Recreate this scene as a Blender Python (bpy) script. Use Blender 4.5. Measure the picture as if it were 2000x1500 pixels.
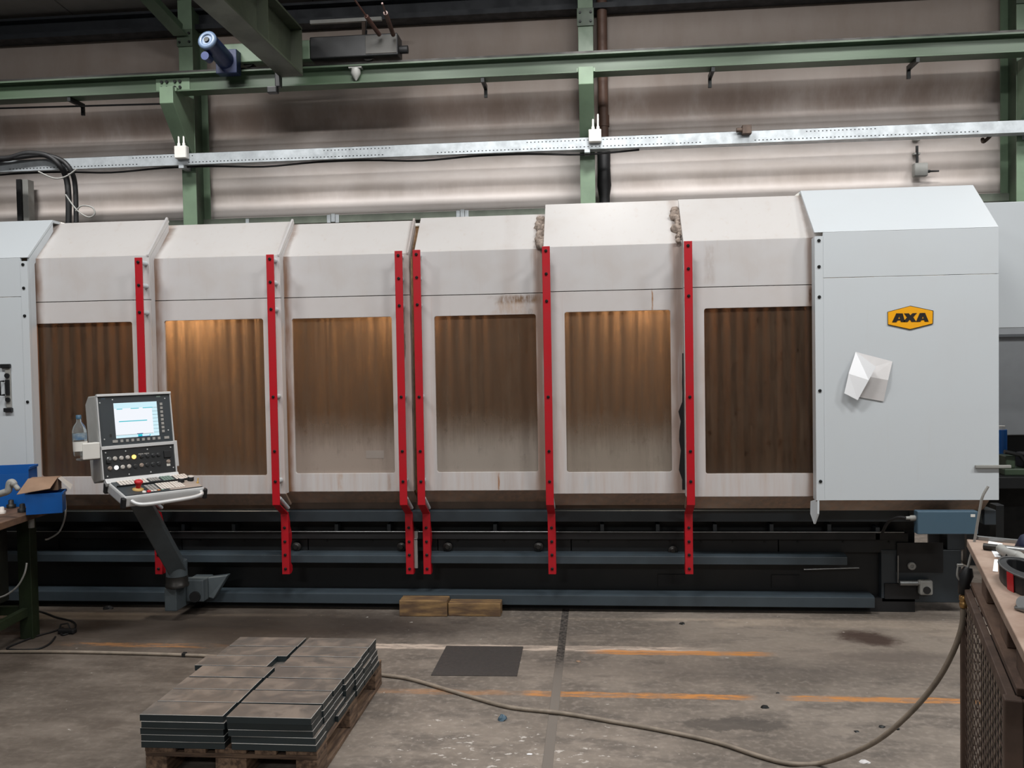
import bpy, bmesh, math, random
from mathutils import Vector, Matrix

# ------------------------------------------------------------------ scene reset
for o in list(bpy.data.objects):
    bpy.data.objects.remove(o, do_unlink=True)
S = bpy.context.scene
COL = S.collection
R = random.Random(7)

# ------------------------------------------------------------------ camera (fitted to the photograph's straight edges)
PITCH, ROLL, YAW, FPX, EYE = -0.0307, -0.01736, -0.0935, 1750.0, 1.88
def _axes():
    cy, sy = math.cos(YAW), math.sin(YAW)
    fwd, rt, up = Vector((sy, cy, 0)), Vector((cy, -sy, 0)), Vector((0, 0, 1))
    cp, sp = math.cos(PITCH), math.sin(PITCH)
    f2, u2 = fwd*cp + up*sp, up*cp - fwd*sp
    cr, sr = math.cos(ROLL), math.sin(ROLL)
    return rt*cr + u2*sr, -rt*sr + u2*cr, f2
RT, UP, FW = _axes()
EYEP = Vector((0, 0, EYE))
cam_d = bpy.data.cameras.new('camera'); cam = bpy.data.objects.new('camera', cam_d); COL.objects.link(cam)
cam_d.sensor_width = 36.0; cam_d.lens = FPX/2000*36; cam_d.clip_start = 0.05; cam_d.clip_end = 200
m = Matrix.Identity(4)
for i in range(3):
    m[i][0], m[i][1], m[i][2], m[i][3] = RT[i], UP[i], -FW[i], EYEP[i]
cam.matrix_world = m
S.camera = cam

# ------------------------------------------------------------------ world, lamps, exposure
w = bpy.data.worlds.new('world'); S.world = w; w.use_nodes = True
w.node_tree.nodes['Background'].inputs[0].default_value = (0.70, 0.74, 0.78, 1)
w.node_tree.nodes['Background'].inputs[1].default_value = 0.06
S.view_settings.view_transform = 'Standard'; S.view_settings.look = 'None'
S.view_settings.exposure = 0.0; S.view_settings.gamma = 1.0
S.view_settings.use_curve_mapping = False

def area(name, loc, sx, sy, power, col, aim=None):
    d = bpy.data.lights.new(name, 'AREA'); d.shape = 'RECTANGLE'; d.size = sx; d.size_y = sy
    d.energy = power; d.color = col
    o = bpy.data.objects.new(name, d); COL.objects.link(o); o.location = loc
    v = Vector(aim) - Vector(loc) if aim else Vector((0, 0, -1))
    o.rotation_euler = v.to_track_quat('-Z', 'Y').to_euler()
    return o
COOL = (1.0, 0.99, 0.975)
# high bay lamps of the hall: a row over the machine, plus unseen fill rows added over the aisle
area('bay_lamp', (0.15, 8.05, 6.2), 0.55, 0.55, 62, COOL, (0.15, 8.05, 0))
area('bay_lamp', (4.7, 7.6, 6.2), 0.55, 0.55, 22, COOL, (4.7, 7.6, 0))
# unseen lamps added, with narrowed spread, to brighten the lower wall
for x, p in ((-6.6, 40), (-4.3, 40), (-2.0, 44), (0.4, 41), (2.8, 43), (5.2, 43)):
    l = area('wall_fill_lamp', (x, 8.3, 6.2), 1.2, 0.3, p, COOL, (x, 10.1, 2.2))
    l.data.spread = math.radians(92)
for x, p in ((-4.8, 185), (-1.0, 195), (2.6, 195), (6.0, 195)):
    area('aisle_fill_lamp', (x, 2.8, 6.6), 1.6, 0.5, p, COOL, (x, 4.2, 0))
for x in (-4.5, 4.5):
    area('aisle_fill_lamp', (x, -8.0, 7.2), 2.4, 1.2, 420, COOL)
def bulb(name, loc, power, col, r=0.05):
    d = bpy.data.lights.new(name, 'POINT'); d.energy = power; d.color = col; d.shadow_soft_size = r
    o = bpy.data.objects.new(name, d); COL.objects.link(o); o.location = loc
WARM = (1.0, 0.87, 0.70)
# work lamps inside the milling machine, high up behind the doors
bulb('cabin_lamp', (-3.30, 6.72, 2.40), 72, WARM)
bulb('cabin_lamp', (-1.55, 6.75, 2.42), 56, WARM)
bulb('cabin_lamp', (0.42, 6.75, 2.42), 56, WARM)

# ------------------------------------------------------------------ measuring helpers: photograph ray -> point on a real plane
def ray(px, py): return RT*((px-1000)/FPX) - UP*((py-750)/FPX) + FW
def onY(px, py, Y): d = ray(px, py); return EYEP + d*(Y/d.y)
def onZ(px, py, Z=0.0): d = ray(px, py); return EYEP + d*((Z-EYE)/d.z)
def zY(px, py, Y): return onY(px, py, Y).z
def xY(px, py, Y): return onY(px, py, Y).x

# ------------------------------------------------------------------ material helpers
def lin(c):
    out = []
    for v in c:
        v = v/255.0
        out.append(v/12.92 if v <= 0.04045 else ((v+0.055)/1.055)**2.4)
    return (out[0], out[1], out[2], 1.0)

class NT:
    def __init__(self, name):
        self.m = bpy.data.materials.new(name); self.m.use_nodes = True
        self.t = self.m.node_tree; self.t.nodes.clear()
        self.out = self.t.nodes.new('ShaderNodeOutputMaterial')
    def n(self, k): return self.t.nodes.new(k)
    def put(self, sock, v):
        if isinstance(v, bpy.types.NodeSocket): self.t.links.new(v, sock)
        else: sock.default_value = v
    def coord(self, kind='Object'): return self.n('ShaderNodeTexCoord').outputs[kind]
    def xyz(self, v):
        s = self.n('ShaderNodeSeparateXYZ'); self.put(s.inputs[0], v); return s.outputs
    def math(self, op, a, b=0.0, clamp=False):
        s = self.n('ShaderNodeMath'); s.operation = op; s.use_clamp = clamp
        self.put(s.inputs[0], a); self.put(s.inputs[1], b); return s.outputs[0]
    def mul(self, *a):
        r = a[0]
        for b in a[1:]: r = self.math('MULTIPLY', r, b)
        return r
    def mx(self, a, b): return self.math('MAXIMUM', a, b)
    def ramp(self, v, a, b, c=0.0, d=1.0):
        s = self.n('ShaderNodeMapRange'); s.interpolation_type = 'SMOOTHSTEP'
        flip = a > b
        if flip: a, b, c, d = b, a, d, c
        self.put(s.inputs[0], v)
        for i, q in zip((1, 2, 3, 4), (a, b, c, d)): s.inputs[i].default_value = q
        return s.outputs[0]
    def scale(self, v, s):
        k = self.n('ShaderNodeMapping'); self.put(k.inputs[0], v); k.inputs['Scale'].default_value = s; return k.outputs[0]
    def noise(self, v, sc, det=4.0, rough=0.55, dist=0.0):
        k = self.n('ShaderNodeTexNoise'); self.put(k.inputs['Vector'], v); k.inputs['Scale'].default_value = sc
        k.inputs['Detail'].default_value = det; k.inputs['Roughness'].default_value = rough
        k.inputs['Distortion'].default_value = dist; return k.outputs[0]
    def vor(self, v, sc):
        k = self.n('ShaderNodeTexVoronoi'); self.put(k.inputs['Vector'], v); k.inputs['Scale'].default_value = sc
        return k.outputs[0]
    def mix(self, f, a, b):
        k = self.n('ShaderNodeMix'); k.data_type = 'RGBA'
        self.put(k.inputs[0], f); self.put(k.inputs[6], a); self.put(k.inputs[7], b); return k.outputs[2]
    def bump(self, h, st=0.2, dist=0.01):
        k = self.n('ShaderNodeBump'); k.inputs['Strength'].default_value = st; k.inputs['Distance'].default_value = dist
        self.put(k.inputs['Height'], h); return k.outputs[0]
    def bsdf(self, col, rough=0.5, metal=0.0, spec=0.5, normal=None):
        k = self.n('ShaderNodeBsdfPrincipled'); self.put(k.inputs['Base Color'], col); self.put(k.inputs['Roughness'], rough)
        self.put(k.inputs['Metallic'], metal); k.inputs['Specular IOR Level'].default_value = spec
        if normal is not None: self.put(k.inputs['Normal'], normal)
        return k.outputs[0]
    def done(self, sh): self.t.links.new(sh, self.out.inputs[0]); return self.m

def plain(name, c, rough=0.5, metal=0.0, var=0.18, sc=6.0, c2=None, stretch=(1, 1, 1), bump=0.0, spec=0.5):
    """paint, metal, plastic or wood: colour mottled by noise"""
    t = NT(name); v = t.scale(t.coord(), stretch)
    n = t.ramp(t.noise(v, sc, 5.0), 0.3, 0.7)
    b = lin(c2) if c2 else tuple(x*(1-var) for x in lin(c)[:3]) + (1,)
    col = t.mix(n, b, lin(c))
    nm = t.bump(t.noise(v, sc*4, 3.0), bump, 0.004) if bump else None
    r = t.ramp(n, 0, 1, min(1, rough*1.15), rough*0.9)
    return t.done(t.bsdf(col, r, metal, spec, nm))

def emit(name, c, s):
    t = NT(name); k = t.n('ShaderNodeEmission'); k.inputs[0].default_value = lin(c); k.inputs[1].default_value = s
    return t.done(k.outputs[0])

GREEN = plain('green_paint', (104, 125, 102), 0.45, var=0.25, sc=3)
GREEN_D = plain('dark_and_shaded_green', (68, 84, 66), 0.45, var=0.3, sc=3)  # darker green; on column webs and the runway flange it paints their shade
GALV = plain('galvanised_steel', (176, 182, 186), 0.42, 0.35, var=0.28, sc=9)
BED = plain('blue_grey_machine_paint', (48, 56, 62), 0.42, var=0.3, sc=4)
BED_D = plain('dark_blue_grey_paint', (13, 17, 20), 0.5, var=0.4, sc=3)
BLACKP = plain('black_plastic', (26, 27, 29), 0.45, var=0.3)
RUBBER = plain('black_rubber', (20, 20, 22), 0.6, var=0.3)
DARKMET = plain('dark_oily_steel', (52, 50, 48), 0.45, 0.5, var=0.4)
STEEL = plain('bare_steel', (150, 152, 152), 0.35, 0.8, var=0.25)
ALU = plain('aluminium', (205, 206, 206), 0.38, 0.35, var=0.12)
BOLT = plain('dark_bolt', (40, 42, 42), 0.4, 0.6, var=0.3)
RED = plain('red_paint', (178, 14, 30), 0.42, var=0.14, sc=5)
REDP = plain('red_plastic', (185, 18, 30), 0.4, var=0.1)
WHITEP = plain('white_plastic', (214, 212, 206), 0.5, var=0.06)
GREYP = plain('grey_plastic', (150, 150, 146), 0.5, var=0.15)
PAPER = plain('white_paper', (238, 240, 243), 0.7, var=0.04, sc=3)
PAPER2 = plain('creased_paper', (214, 212, 212), 0.7, var=0.08, sc=8)
BRASS = plain('brass', (178, 140, 88), 0.35, 0.8, var=0.2)
BROWNP = plain('brown_pipe_paint', (104, 78, 66), 0.55, var=0.3)
BROWND = plain('rusty_brown_steel', (84, 68, 58), 0.6, 0.2, var=0.4, sc=12)
BLUEBIN = plain('blue_bin_plastic', (0, 84, 160), 0.45, var=0.12)
NAVY = plain('navy_blue', (20, 30, 58), 0.6, var=0.2)
CARD = plain('cardboard', (150, 122, 100), 0.8, var=0.15)
HOSE = plain('beige_hose', (142, 130, 116), 0.55, var=0.3, sc=14)
AMBER = plain('amber_collar', (196, 160, 92), 0.5, var=0.2)
TBOX = plain('slate_blue_paint', (68, 92, 108), 0.4, var=0.06)
KEYM = plain('grey_key', (150, 148, 144), 0.5, var=0.1)
KEYW = plain('pale_key', (214, 206, 198), 0.5, var=0.08)
KEYG = plain('green_grey_key', (118, 138, 128), 0.5, var=0.12)
KEYO = plain('orange_key', (196, 132, 84), 0.5, var=0.1)
PANELB = plain('dark_panel_foil', (52, 58, 62), 0.4, var=0.12)
PANELB2 = plain('black_panel', (34, 36, 38), 0.45, var=0.15)
YELLOW = plain('yellow_badge', (238, 166, 6), 0.4, var=0.03)
BLACKL = plain('black_letter', (32, 24, 16), 0.45, var=0.1)
MACHG = plain('pale_grey_sheet', (150, 154, 158), 0.5, var=0.08)

def wood(name, c, c2, stretch, sc=6.0):
    return plain(name, c, 0.75, c2=c2, sc=sc, stretch=stretch, bump=0.25)
PALLET = wood('pallet_wood', (126, 102, 82), (72, 56, 46), (9, 1, 9))
PALLETX = wood('pallet_crossboard_wood', (112, 90, 72), (64, 50, 42), (1, 9, 9))
TIMBER = wood('timber', (142, 112, 72), (84, 64, 48), (1, 5, 5), 5)
WTOP = wood('worktop_wood', (156, 136, 122), (128, 106, 92), (1.2, 1, 1), 5)
WDARK = wood('dark_wood', (96, 74, 60), (60, 44, 36), (3, 1, 3), 5)
BENCHW = wood('bench_wood', (108, 82, 62), (66, 48, 38), (2, 1, 2), 5)

def plate_mat():
    t = NT('mill_scale_steel'); v = t.coord()
    oi = t.n('ShaderNodeObjectInfo').outputs['Random']
    off = t.n('ShaderNodeVectorMath'); off.operation = 'ADD'
    cmb = t.n('ShaderNodeCombineXYZ'); t.put(cmb.inputs[0], t.math('MULTIPLY', oi, 37.0)); t.put(cmb.inputs[1], t.math('MULTIPLY', oi, 91.0))
    t.put(off.inputs[0], v); t.put(off.inputs[1], cmb.outputs[0])
    n1 = t.ramp(t.noise(off.outputs[0], 7, 5, 0.6, 0.6), 0.35, 0.7)
    n2 = t.ramp(t.noise(off.outputs[0], 18, 4), 0.55, 0.75)
    col = t.mix(n1, lin((112, 107, 102)), lin((142, 131, 121)))
    col = t.mix(t.mul(n2, 0.5), col, lin((88, 82, 78)))
    nz = t.xyz(t.n('ShaderNodeNewGeometry').outputs['True Normal'])[2]
    col = t.mix(t.ramp(nz, 0.4, 0.8), lin((48, 57, 60)), col)      # side faces get a darker, bluer tone than the tops
    return t.done(t.bsdf(col, t.ramp(n1, 0, 1, 0.38, 0.52), 0.45))
PLATE = plate_mat()
EDGE = plain('edge_highlight', (225, 226, 224), 0.35, 0.3, var=0.1)  # bright strips paint a highlight along the plates' front and right edges

def white_mat(name, base=(208, 209, 208), edges=(), overall=0.25, low=0.0, marks=()):
    """cream-white machine sheet; edges = [(x, width, strength)] brown coolant stains beside an edge; on door roofs they also paint rim shadow"""
    t = NT(name); v = t.coord(); x, y, z = t.xyz(v)
    big = t.ramp(t.noise(v, 2.2, 4, 0.6), 0.42, 0.75)
    streak = t.noise(t.scale(v, (14, 14, 0.9)), 1.6, 4, 0.6)
    col = t.mix(t.mul(big, overall), lin(base), lin((172, 156, 144)))
    col = t.mix(t.mul(t.ramp(streak, 0.58, 0.8), overall*0.8), col, lin((170, 140, 116)))
    if low:
        col = t.mix(t.mul(t.ramp(z, 1.25, 0.9), t.ramp(streak, 0.35, 0.7), low), col, lin((172, 138, 116)))
    for (ex, wd, st) in edges:
        dx = t.math('ABSOLUTE', t.math('SUBTRACT', x, ex))
        wob = t.math('ADD', dx, t.math('MULTIPLY', t.math('SUBTRACT', t.noise(t.scale(v, (3, 3, 1.1)), 2.5, 3), 0.5), wd*0.9))
        mk = t.ramp(wob, wd*0.85, wd*0.15)
        col = t.mix(t.mul(mk, t.ramp(streak, 0.12, 0.5), st), col, lin((118, 76, 38)))
    for (mx_, hw, z0, z1, st, c) in marks:                       # rust runs and smears of their own shape
        wx = t.math('ADD', x, t.math('MULTIPLY', t.math('SUBTRACT', t.noise(t.scale(v, (4, 4, 4)), 3.0, 4), 0.5), hw*1.2))
        dx = t.math('ABSOLUTE', t.math('SUBTRACT', wx, mx_)); e = min(0.02, (z1-z0)*0.3)
        mk = t.mul(t.ramp(dx, hw, hw*0.3), t.ramp(z, z0-e, z0+e), t.ramp(z, z1+e, z1-e))
        col = t.mix(t.mul(mk, t.ramp(t.noise(t.scale(v, (18, 18, 5)), 2.0, 4, 0.65), 0.30, 0.62), st), col, lin(c))
    return t.done(t.bsdf(col, 0.42, 0.0, 0.4))
W_CLEAN = white_mat('white_sheet_clean', (195, 201, 205), (), 0.05)
W_ROOF = white_mat('white_sheet_roof', (196, 193, 191), (), 0.3)
W_CHAM = white_mat('white_sheet_shaded_grimy', (128, 112, 100), (), 0.9, 0.5)  # darker streaky copy of the sheet: shade of the downward folds painted in

def glass_mat(name, tint, reflection, refl_top, refl_amt, streaks=0.3, base=0.3):
    """scratched brown polycarbonate, a pale floor reflection painted into its lower part"""
    t = NT(name); v = t.coord(); x, y, z = t.xyz(v)
    st = t.noise(t.scale(v, (20, 1, 0.8)), 1.3, 4, 0.6)
    bl = t.noise(v, 5, 5, 0.65)
    glass_refl = t.ramp(t.math('ADD', z, t.math('MULTIPLY', t.math('SUBTRACT', bl, 0.5), 0.14)), refl_top+0.20, refl_top-0.20)  # pale lower zone paints the reflected floor into the pane
    fac = t.math('ADD', t.mul(glass_refl, refl_amt, t.ramp(bl, 0.2, 0.6, 0.75, 1.0)), t.mul(t.ramp(st, 0.42, 0.75), streaks), True)
    run = t.noise(t.scale(v, (9, 1, 1.1)), 2.2, 5, 0.7)          # dried runs and blotches on the inside
    fac = t.math('ADD', fac, t.math('ADD', base-0.07, t.mul(t.ramp(run, 0.35, 0.7), 0.16)), True)
    fac = t.math('SUBTRACT', fac, t.mul(t.ramp(t.noise(t.scale(v, (5, 1, 3)), 2.4, 5, 0.7), 0.56, 0.70), 0.16), True)
    tr = t.n('ShaderNodeBsdfTransparent'); tr.inputs[0].default_value = lin(tint)
    df = t.n('ShaderNodeBsdfDiffuse'); t.put(df.inputs[0], t.mix(glass_refl, lin((112, 93, 76)), lin(reflection)))
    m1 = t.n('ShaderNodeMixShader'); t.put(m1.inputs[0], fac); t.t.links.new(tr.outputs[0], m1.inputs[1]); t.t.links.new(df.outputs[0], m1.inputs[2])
    gl = t.n('ShaderNodeBsdfGlossy'); gl.inputs['Roughness'].default_value = 0.18
    m2 = t.n('ShaderNodeMixShader'); m2.inputs[0].default_value = 0.05
    t.t.links.new(m1.outputs[0], m2.inputs[1]); t.t.links.new(gl.outputs[0], m2.inputs[2])
    return t.done(m2.outputs[0])

# ------------------------------------------------------------------ mesh helpers
class MB:
    def __init__(self): self.v = []; self.f = []; self.sm = []
    def add(self, vs, fs, smooth=False):
        b = len(self.v); self.v += [Vector(p) for p in vs]
        for f in fs: self.f.append([b+i for i in f]); self.sm.append(smooth)
        return self
    def box(self, x0, x1, y0, y1, z0, z1, M=None):
        vs = [Vector((x, y, z)) for x in (x0, x1) for y in (y0, y1) for z in (z0, z1)]
        if M is not None: vs = [M @ p for p in vs]
        return self.add(vs, [(0, 1, 3, 2), (4, 6, 7, 5), (0, 4, 5, 1), (2, 3, 7, 6), (0, 2, 6, 4), (1, 5, 7, 3)])
    def prism(self, poly, a, b):
        """poly: list of points; extruded by the vector a..b (two offset vectors)"""
        n = len(poly); a, b = Vector(a), Vector(b)
        vs = [Vector(p)+a for p in poly] + [Vector(p)+b for p in poly]
        fs = [list(range(n))[::-1], list(range(n, 2*n))] + [(i, (i+1) % n, n+(i+1) % n, n+i) for i in range(n)]
        return self.add(vs, fs)
    def px(self, yz, x0, x1):                                   # polygon in the YZ plane run along X
        return self.prism([(0, y, z) for y, z in yz], (x0, 0, 0), (x1, 0, 0))
    def cyl(self, p, q, r, n=14, r2=None, cap=True):
        p, q = Vector(p), Vector(q); d = (q-p).normalized()
        u = d.orthogonal().normalized(); w_ = d.cross(u); r2 = r if r2 is None else r2
        vs = []
        for c, rr in ((p, r), (q, r2)):
            for i in range(n):
                a = 2*math.pi*i/n; vs.append(c + (u*math.cos(a)+w_*math.sin(a))*rr)
        fs = [(i, (i+1) % n, n+(i+1) % n, n+i) for i in range(n)]
        self.add(vs, fs, True)
        if cap: self.add(vs, [list(range(n))[::-1], list(range(n, 2*n))])
        return self
    def tube(self, pts, r, n=8, closed=False):
        pts = [Vector(p) for p in pts]; k = len(pts); vs = []
        u = None
        for i, p in enumerate(pts):
            d = (pts[min(i+1, k-1)] - pts[max(i-1, 0)]).normalized()
            u = d.orthogonal().normalized() if u is None else (u - d*u.dot(d)).normalized()
            w_ = d.cross(u)
            rr = r[i] if isinstance(r, (list, tuple)) else r
            for j in range(n):
                a = 2*math.pi*j/n; vs.append(p + (u*math.cos(a)+w_*math.sin(a))*rr)
        fs = [(i*n+j, i*n+(j+1) % n, (i+1)*n+(j+1) % n, (i+1)*n+j) for i in range(k-1) for j in range(n)]
        self.add(vs, fs, True)
        self.add(vs, [list(range(n))[::-1], list(range((k-1)*n, k*n))])
        return self
    def lathe(self, p, axis, prof, n=18):
        p, d = Vector(p), Vector(axis).normalized(); u = d.orthogonal().normalized(); w_ = d.cross(u)
        vs = []
        for (h, r) in prof:
            for j in range(n):
                a = 2*math.pi*j/n; vs.append(p + d*h + (u*math.cos(a)+w_*math.sin(a))*r)
        k = len(prof)
        self.add(vs, [(i*n+j, i*n+(j+1) % n, (i+1)*n+(j+1) % n, (i+1)*n+j) for i in range(k-1) for j in range(n)], True)
        self.add(vs, [list(range(n))[::-1], list(range((k-1)*n, k*n))])
        return self

def smooth_path(pts, n=8):
    pts = [Vector(p) for p in pts]; out = []
    for i in range(len(pts)-1):
        p0, p1, p2, p3 = pts[max(i-1, 0)], pts[i], pts[i+1], pts[min(i+2, len(pts)-1)]
        for k in range(n):
            t = k/n
            out.append(0.5*((2*p1)+(p2-p0)*t+(2*p0-5*p1+4*p2-p3)*t*t+(3*p1-p0-3*p2+p3)*t**3))
    out.append(pts[-1]); return out

WM = {}                                                         # world matrix of each object built here
def thing(name, label, cat, loc, rotz=0.0, group=None):
    o = bpy.data.objects.new(name, None); COL.objects.link(o); o.empty_display_size = 0.1
    o.location = loc; o.rotation_euler = (0, 0, rotz)
    o['label'] = label; o['category'] = cat
    if group: o['group'] = group
    WM[o] = Matrix.Translation(Vector(loc)) @ Matrix.Rotation(rotz, 4, 'Z')
    return o
def tag(o, label, cat, group=None):
    o['label'] = label; o['category'] = cat
    if group: o['group'] = group
    return o
def mesh_of(name, mb, mat, M=None, recalc=True):
    me = bpy.data.meshes.new(name)
    vs = [M @ p for p in mb.v] if M is not None else mb.v
    me.from_pydata([tuple(p) for p in vs], [], mb.f)
    me.polygons.foreach_set('use_smooth', mb.sm)
    if recalc:
        bm = bmesh.new(); bm.from_mesh(me); bmesh.ops.recalc_face_normals(bm, faces=bm.faces); bm.to_mesh(me); bm.free()
    me.materials.append(mat); me.update(); return me
def part(name, mb, mat, parent=None, bevel=0.0, loc=None, local=False, label=None, kind=None, recalc=True):
    """link ONE mesh object. Points are in world space (or in the parent's space with local=True)."""
    if parent is not None:
        M = None if local else WM[parent].inverted()
    else:
        L = Vector(loc) if loc is not None else sum(mb.v, Vector())/len(mb.v)
        M = Matrix.Translation(-L)
    me = mesh_of(name, mb, mat, M, recalc)
    o = bpy.data.objects.new(name, me); COL.objects.link(o)
    if parent is not None: o.parent = parent; WM[o] = WM[parent]
    else: o.location = L; WM[o] = Matrix.Translation(L)
    if bevel:
        b = o.modifiers.new('bevel', 'BEVEL'); b.width = bevel; b.segments = 2; b.limit_method = 'ANGLE'; b.angle_limit = 0.7
    if label: o['label'] = label
    if kind: o['kind'] = kind
    return o
def inst(name, me, parent, wloc=None, lloc=None, rot=None):
    o = bpy.data.objects.new(name, me); COL.objects.link(o); o.parent = parent
    o.location = (WM[parent].inverted() @ Vector(wloc)) if wloc is not None else lloc
    if rot: o.rotation_euler = rot
    WM[o] = WM[parent] @ Matrix.Translation(o.location)
    return o
def struct(o): o['kind'] = 'structure'; return o

def rect_frame(mb, x0, x1, z0, z1, hx0, hx1, hz0, hz1, r, y0, y1, n=4):
    """sheet with a round-cornered window opening, in the XZ plane between y0 and y1"""
    inner, outer = [], []
    for (cx, cz, a0, ox, oz) in ((hx1-r, hz1-r, 0, x1, z1), (hx0+r, hz1-r, 90, x0, z1), (hx0+r, hz0+r, 180, x0, z0), (hx1-r, hz0+r, 270, x1, z0)):
        for k in range(n+1):
            a = math.radians(a0 + 90*k/n); inner.append((cx+r*math.cos(a), cz+r*math.sin(a))); outer.append((ox, oz))
    N = len(inner); vs = []
    for y in (y0, y1):
        vs += [(x, y, z) for x, z in inner]
        vs += [(x, y, z) for x, z in outer]
    fs = []
    for i in range(N):
        j = (i+1) % N
        for (b, flip) in ((0, False), (2*N, True)):
            f = [b+i, b+j, b+N+j, b+N+i] if outer[i] != outer[j] else [b+i, b+j, b+N+i]
            fs.append(f[::-1] if flip else f)
        fs.append([i, 2*N+i, 2*N+j, j])
        if outer[i] != outer[j]: fs.append([N+i, N+j, 3*N+j, 3*N+i])
    mb.add(vs, fs); return mb
#--SETTING--
# ================================================================== SETTING
def floor_mat():
    t = NT('worn_concrete'); v = t.coord(); x, y, z = t.xyz(v)
    n1 = t.noise(v, 0.9, 6, 0.62); n2 = t.noise(t.scale(v, (1, 2.2, 1)), 2.6, 6, 0.65); n3 = t.noise(v, 26, 3)
    col = t.mix(t.ramp(n1, 0.3, 0.7), lin((98, 91, 84)), lin((142, 132, 122)))
    col = t.mix(t.mul(t.ramp(n2, 0.45, 0.66), 0.7), col, lin((88, 82, 77)))
    col = t.mix(t.mul(t.ramp(n3, 0.45, 0.75), 0.4), col, lin((160, 150, 140)))
    wob = t.math('MULTIPLY', t.math('SUBTRACT', t.noise(v, 9, 4), 0.5), 0.05)
    wx = t.math('ADD', x, t.math('MULTIPLY', t.math('SUBTRACT', t.noise(v, 3, 5, 0.7), 0.5), 0.5))
    wy = t.math('ADD', y, t.math('MULTIPLY', t.math('SUBTRACT', t.noise(v, 4, 5, 0.7), 0.5), 0.30))
    def band(s, a, b, e): return t.mul(t.ramp(s, a-e, a+e), t.ramp(s, b+e, b-e))
    def blob(cx, cy, rx, ry, soft=0.5):
        dx = t.math('DIVIDE', t.math('SUBTRACT', wx, cx), rx); dy = t.math('DIVIDE', t.math('SUBTRACT', wy, cy), ry)
        d = t.math('SQRT', t.math('ADD', t.mul(dx, dx), t.mul(dy, dy)))
        return t.ramp(d, 1.0+soft*0.5, 1.0-soft*0.5)
    # paler polished strip near the right and scuffed pale patch in the foreground
    col = t.mix(t.mul(blob(2.0, 5.9, 1.5, 0.5, 1.2), 0.35), col, lin((158, 146, 134)))
    # oil: under the machine on the left, brown pool on the right, damp patch in front
    col = t.mix(t.mul(blob(-2.0, 6.15, 1.15, 0.36, 1.3), 0.9), col, lin((46, 38, 34)))
    col = t.mix(t.mul(blob(-3.4, 6.0, 1.0, 0.5, 1.4), 0.6), col, lin((62, 54, 50)))
    col = t.mix(t.mul(blob(1.76, 5.98, 0.17, 0.13, 0.9), 0.85), col, lin((58, 40, 34)))
    col = t.mix(t.mul(blob(1.80, 5.62, 0.45, 0.10, 1.2), 0.5), col, lin((84, 76, 72)))
    col = t.mix(t.mul(blob(0.66, 4.56, 0.27, 0.085, 0.35), 0.75), col, lin((76, 71, 67)))
    col = t.mix(t.mul(blob(0.9, 5.35, 1.2, 0.16, 1.4), 0.3), col, lin((90, 84, 80)))
    col = t.mix(t.mul(t.ramp(x, -1.3, -2.6), t.ramp(n2, 0.3, 0.65, 0.35, 0.75)), col, lin((78, 69, 61)))
    # worn painted lines
    wear = t.ramp(t.noise(t.scale(v, (1.2, 5, 1)), 4, 6, 0.72), 0.42, 0.58)
    wear2 = t.ramp(t.noise(t.scale(v, (0.8, 1, 1)), 2.3, 4, 0.6), 0.36, 0.52)
    yw = t.math('ADD', y, wob)
    white = t.mul(band(yw, 5.655, 5.755, 0.012), band(x, -1.62, 0.62, 0.25), t.ramp(wear, 0, 1, 0.35, 1.0))
    col = t.mix(t.mul(white, 0.95), col, lin((196, 180, 166)))
    yel1 = t.mul(band(yw, 5.605, 5.685, 0.012), band(x, -0.02, 1.02, 0.10), t.ramp(wear, 0, 1, 0.5, 1.0))
    yel0 = t.mul(band(yw, 5.62, 5.70, 0.012), band(x, -3.5, -2.6, 0.3), wear, 0.5)
    yel2 = t.mul(band(yw, 4.89, 4.965, 0.010), t.mx(band(x, -0.42, 0.80, 0.07), t.mx(band(x, 1.02, 3.2, 0.07), t.mul(band(x, -1.3, -0.42, 0.3), 0.35))), t.ramp(wear, 0, 1, 0.35, 1.0), t.ramp(wear2, 0, 1, 0.55, 1.0))
    col = t.mix(t.mul(t.mx(yel1, t.mx(yel0, yel2)), 0.85), col, lin((196, 132, 66)))
    # white chips and scratches
    fl = t.noise(t.scale(v, (1.0, 1.6, 1)), 17, 5, 0.6)
    dens = t.math('ADD', t.mul(blob(-0.45, 4.15, 0.7, 0.35, 1.5), 0.09), t.mul(t.ramp(n1, 0.4, 0.7), 0.035))
    chips = t.ramp(t.math('ADD', fl, dens), 0.70, 0.735)
    col = t.mix(t.mul(chips, 0.8), col, lin((196, 190, 184)))
    r = t.ramp(n2, 0.3, 0.7, 0.55, 0.72)
    return t.done(t.bsdf(col, r, 0, 0.3, t.bump(t.noise(v, 30, 5), 0.12, 0.004)))
FLOOR = floor_mat()
mb = MB()
mb.add([(-9.5, -24, 0), (-0.272, -24, 0), (-0.272, 11.2, 0), (-9.5, 11.2, 0), (-0.222, -24, 0), (8, -24, 0), (8, 11.2, 0), (-0.222, 11.2, 0),
        (-0.272, -24, -.012), (-0.272, 11.2, -.012), (-0.222, -24, -.012), (-0.222, 11.2, -.012),
        (-9.5, -24, -.2), (8, -24, -.2), (8, 11.2, -.2), (-9.5, 11.2, -.2)],
       [(0, 1, 2, 3), (4, 5, 6, 7), (1, 8, 9, 2), (8, 10, 11, 9), (10, 4, 7, 11), (12, 15, 14, 13), (0, 3, 15, 12), (5, 13, 14, 6)])
floor = struct(part('floor', mb, FLOOR, loc=(0, 0, 0), recalc=False))
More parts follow.
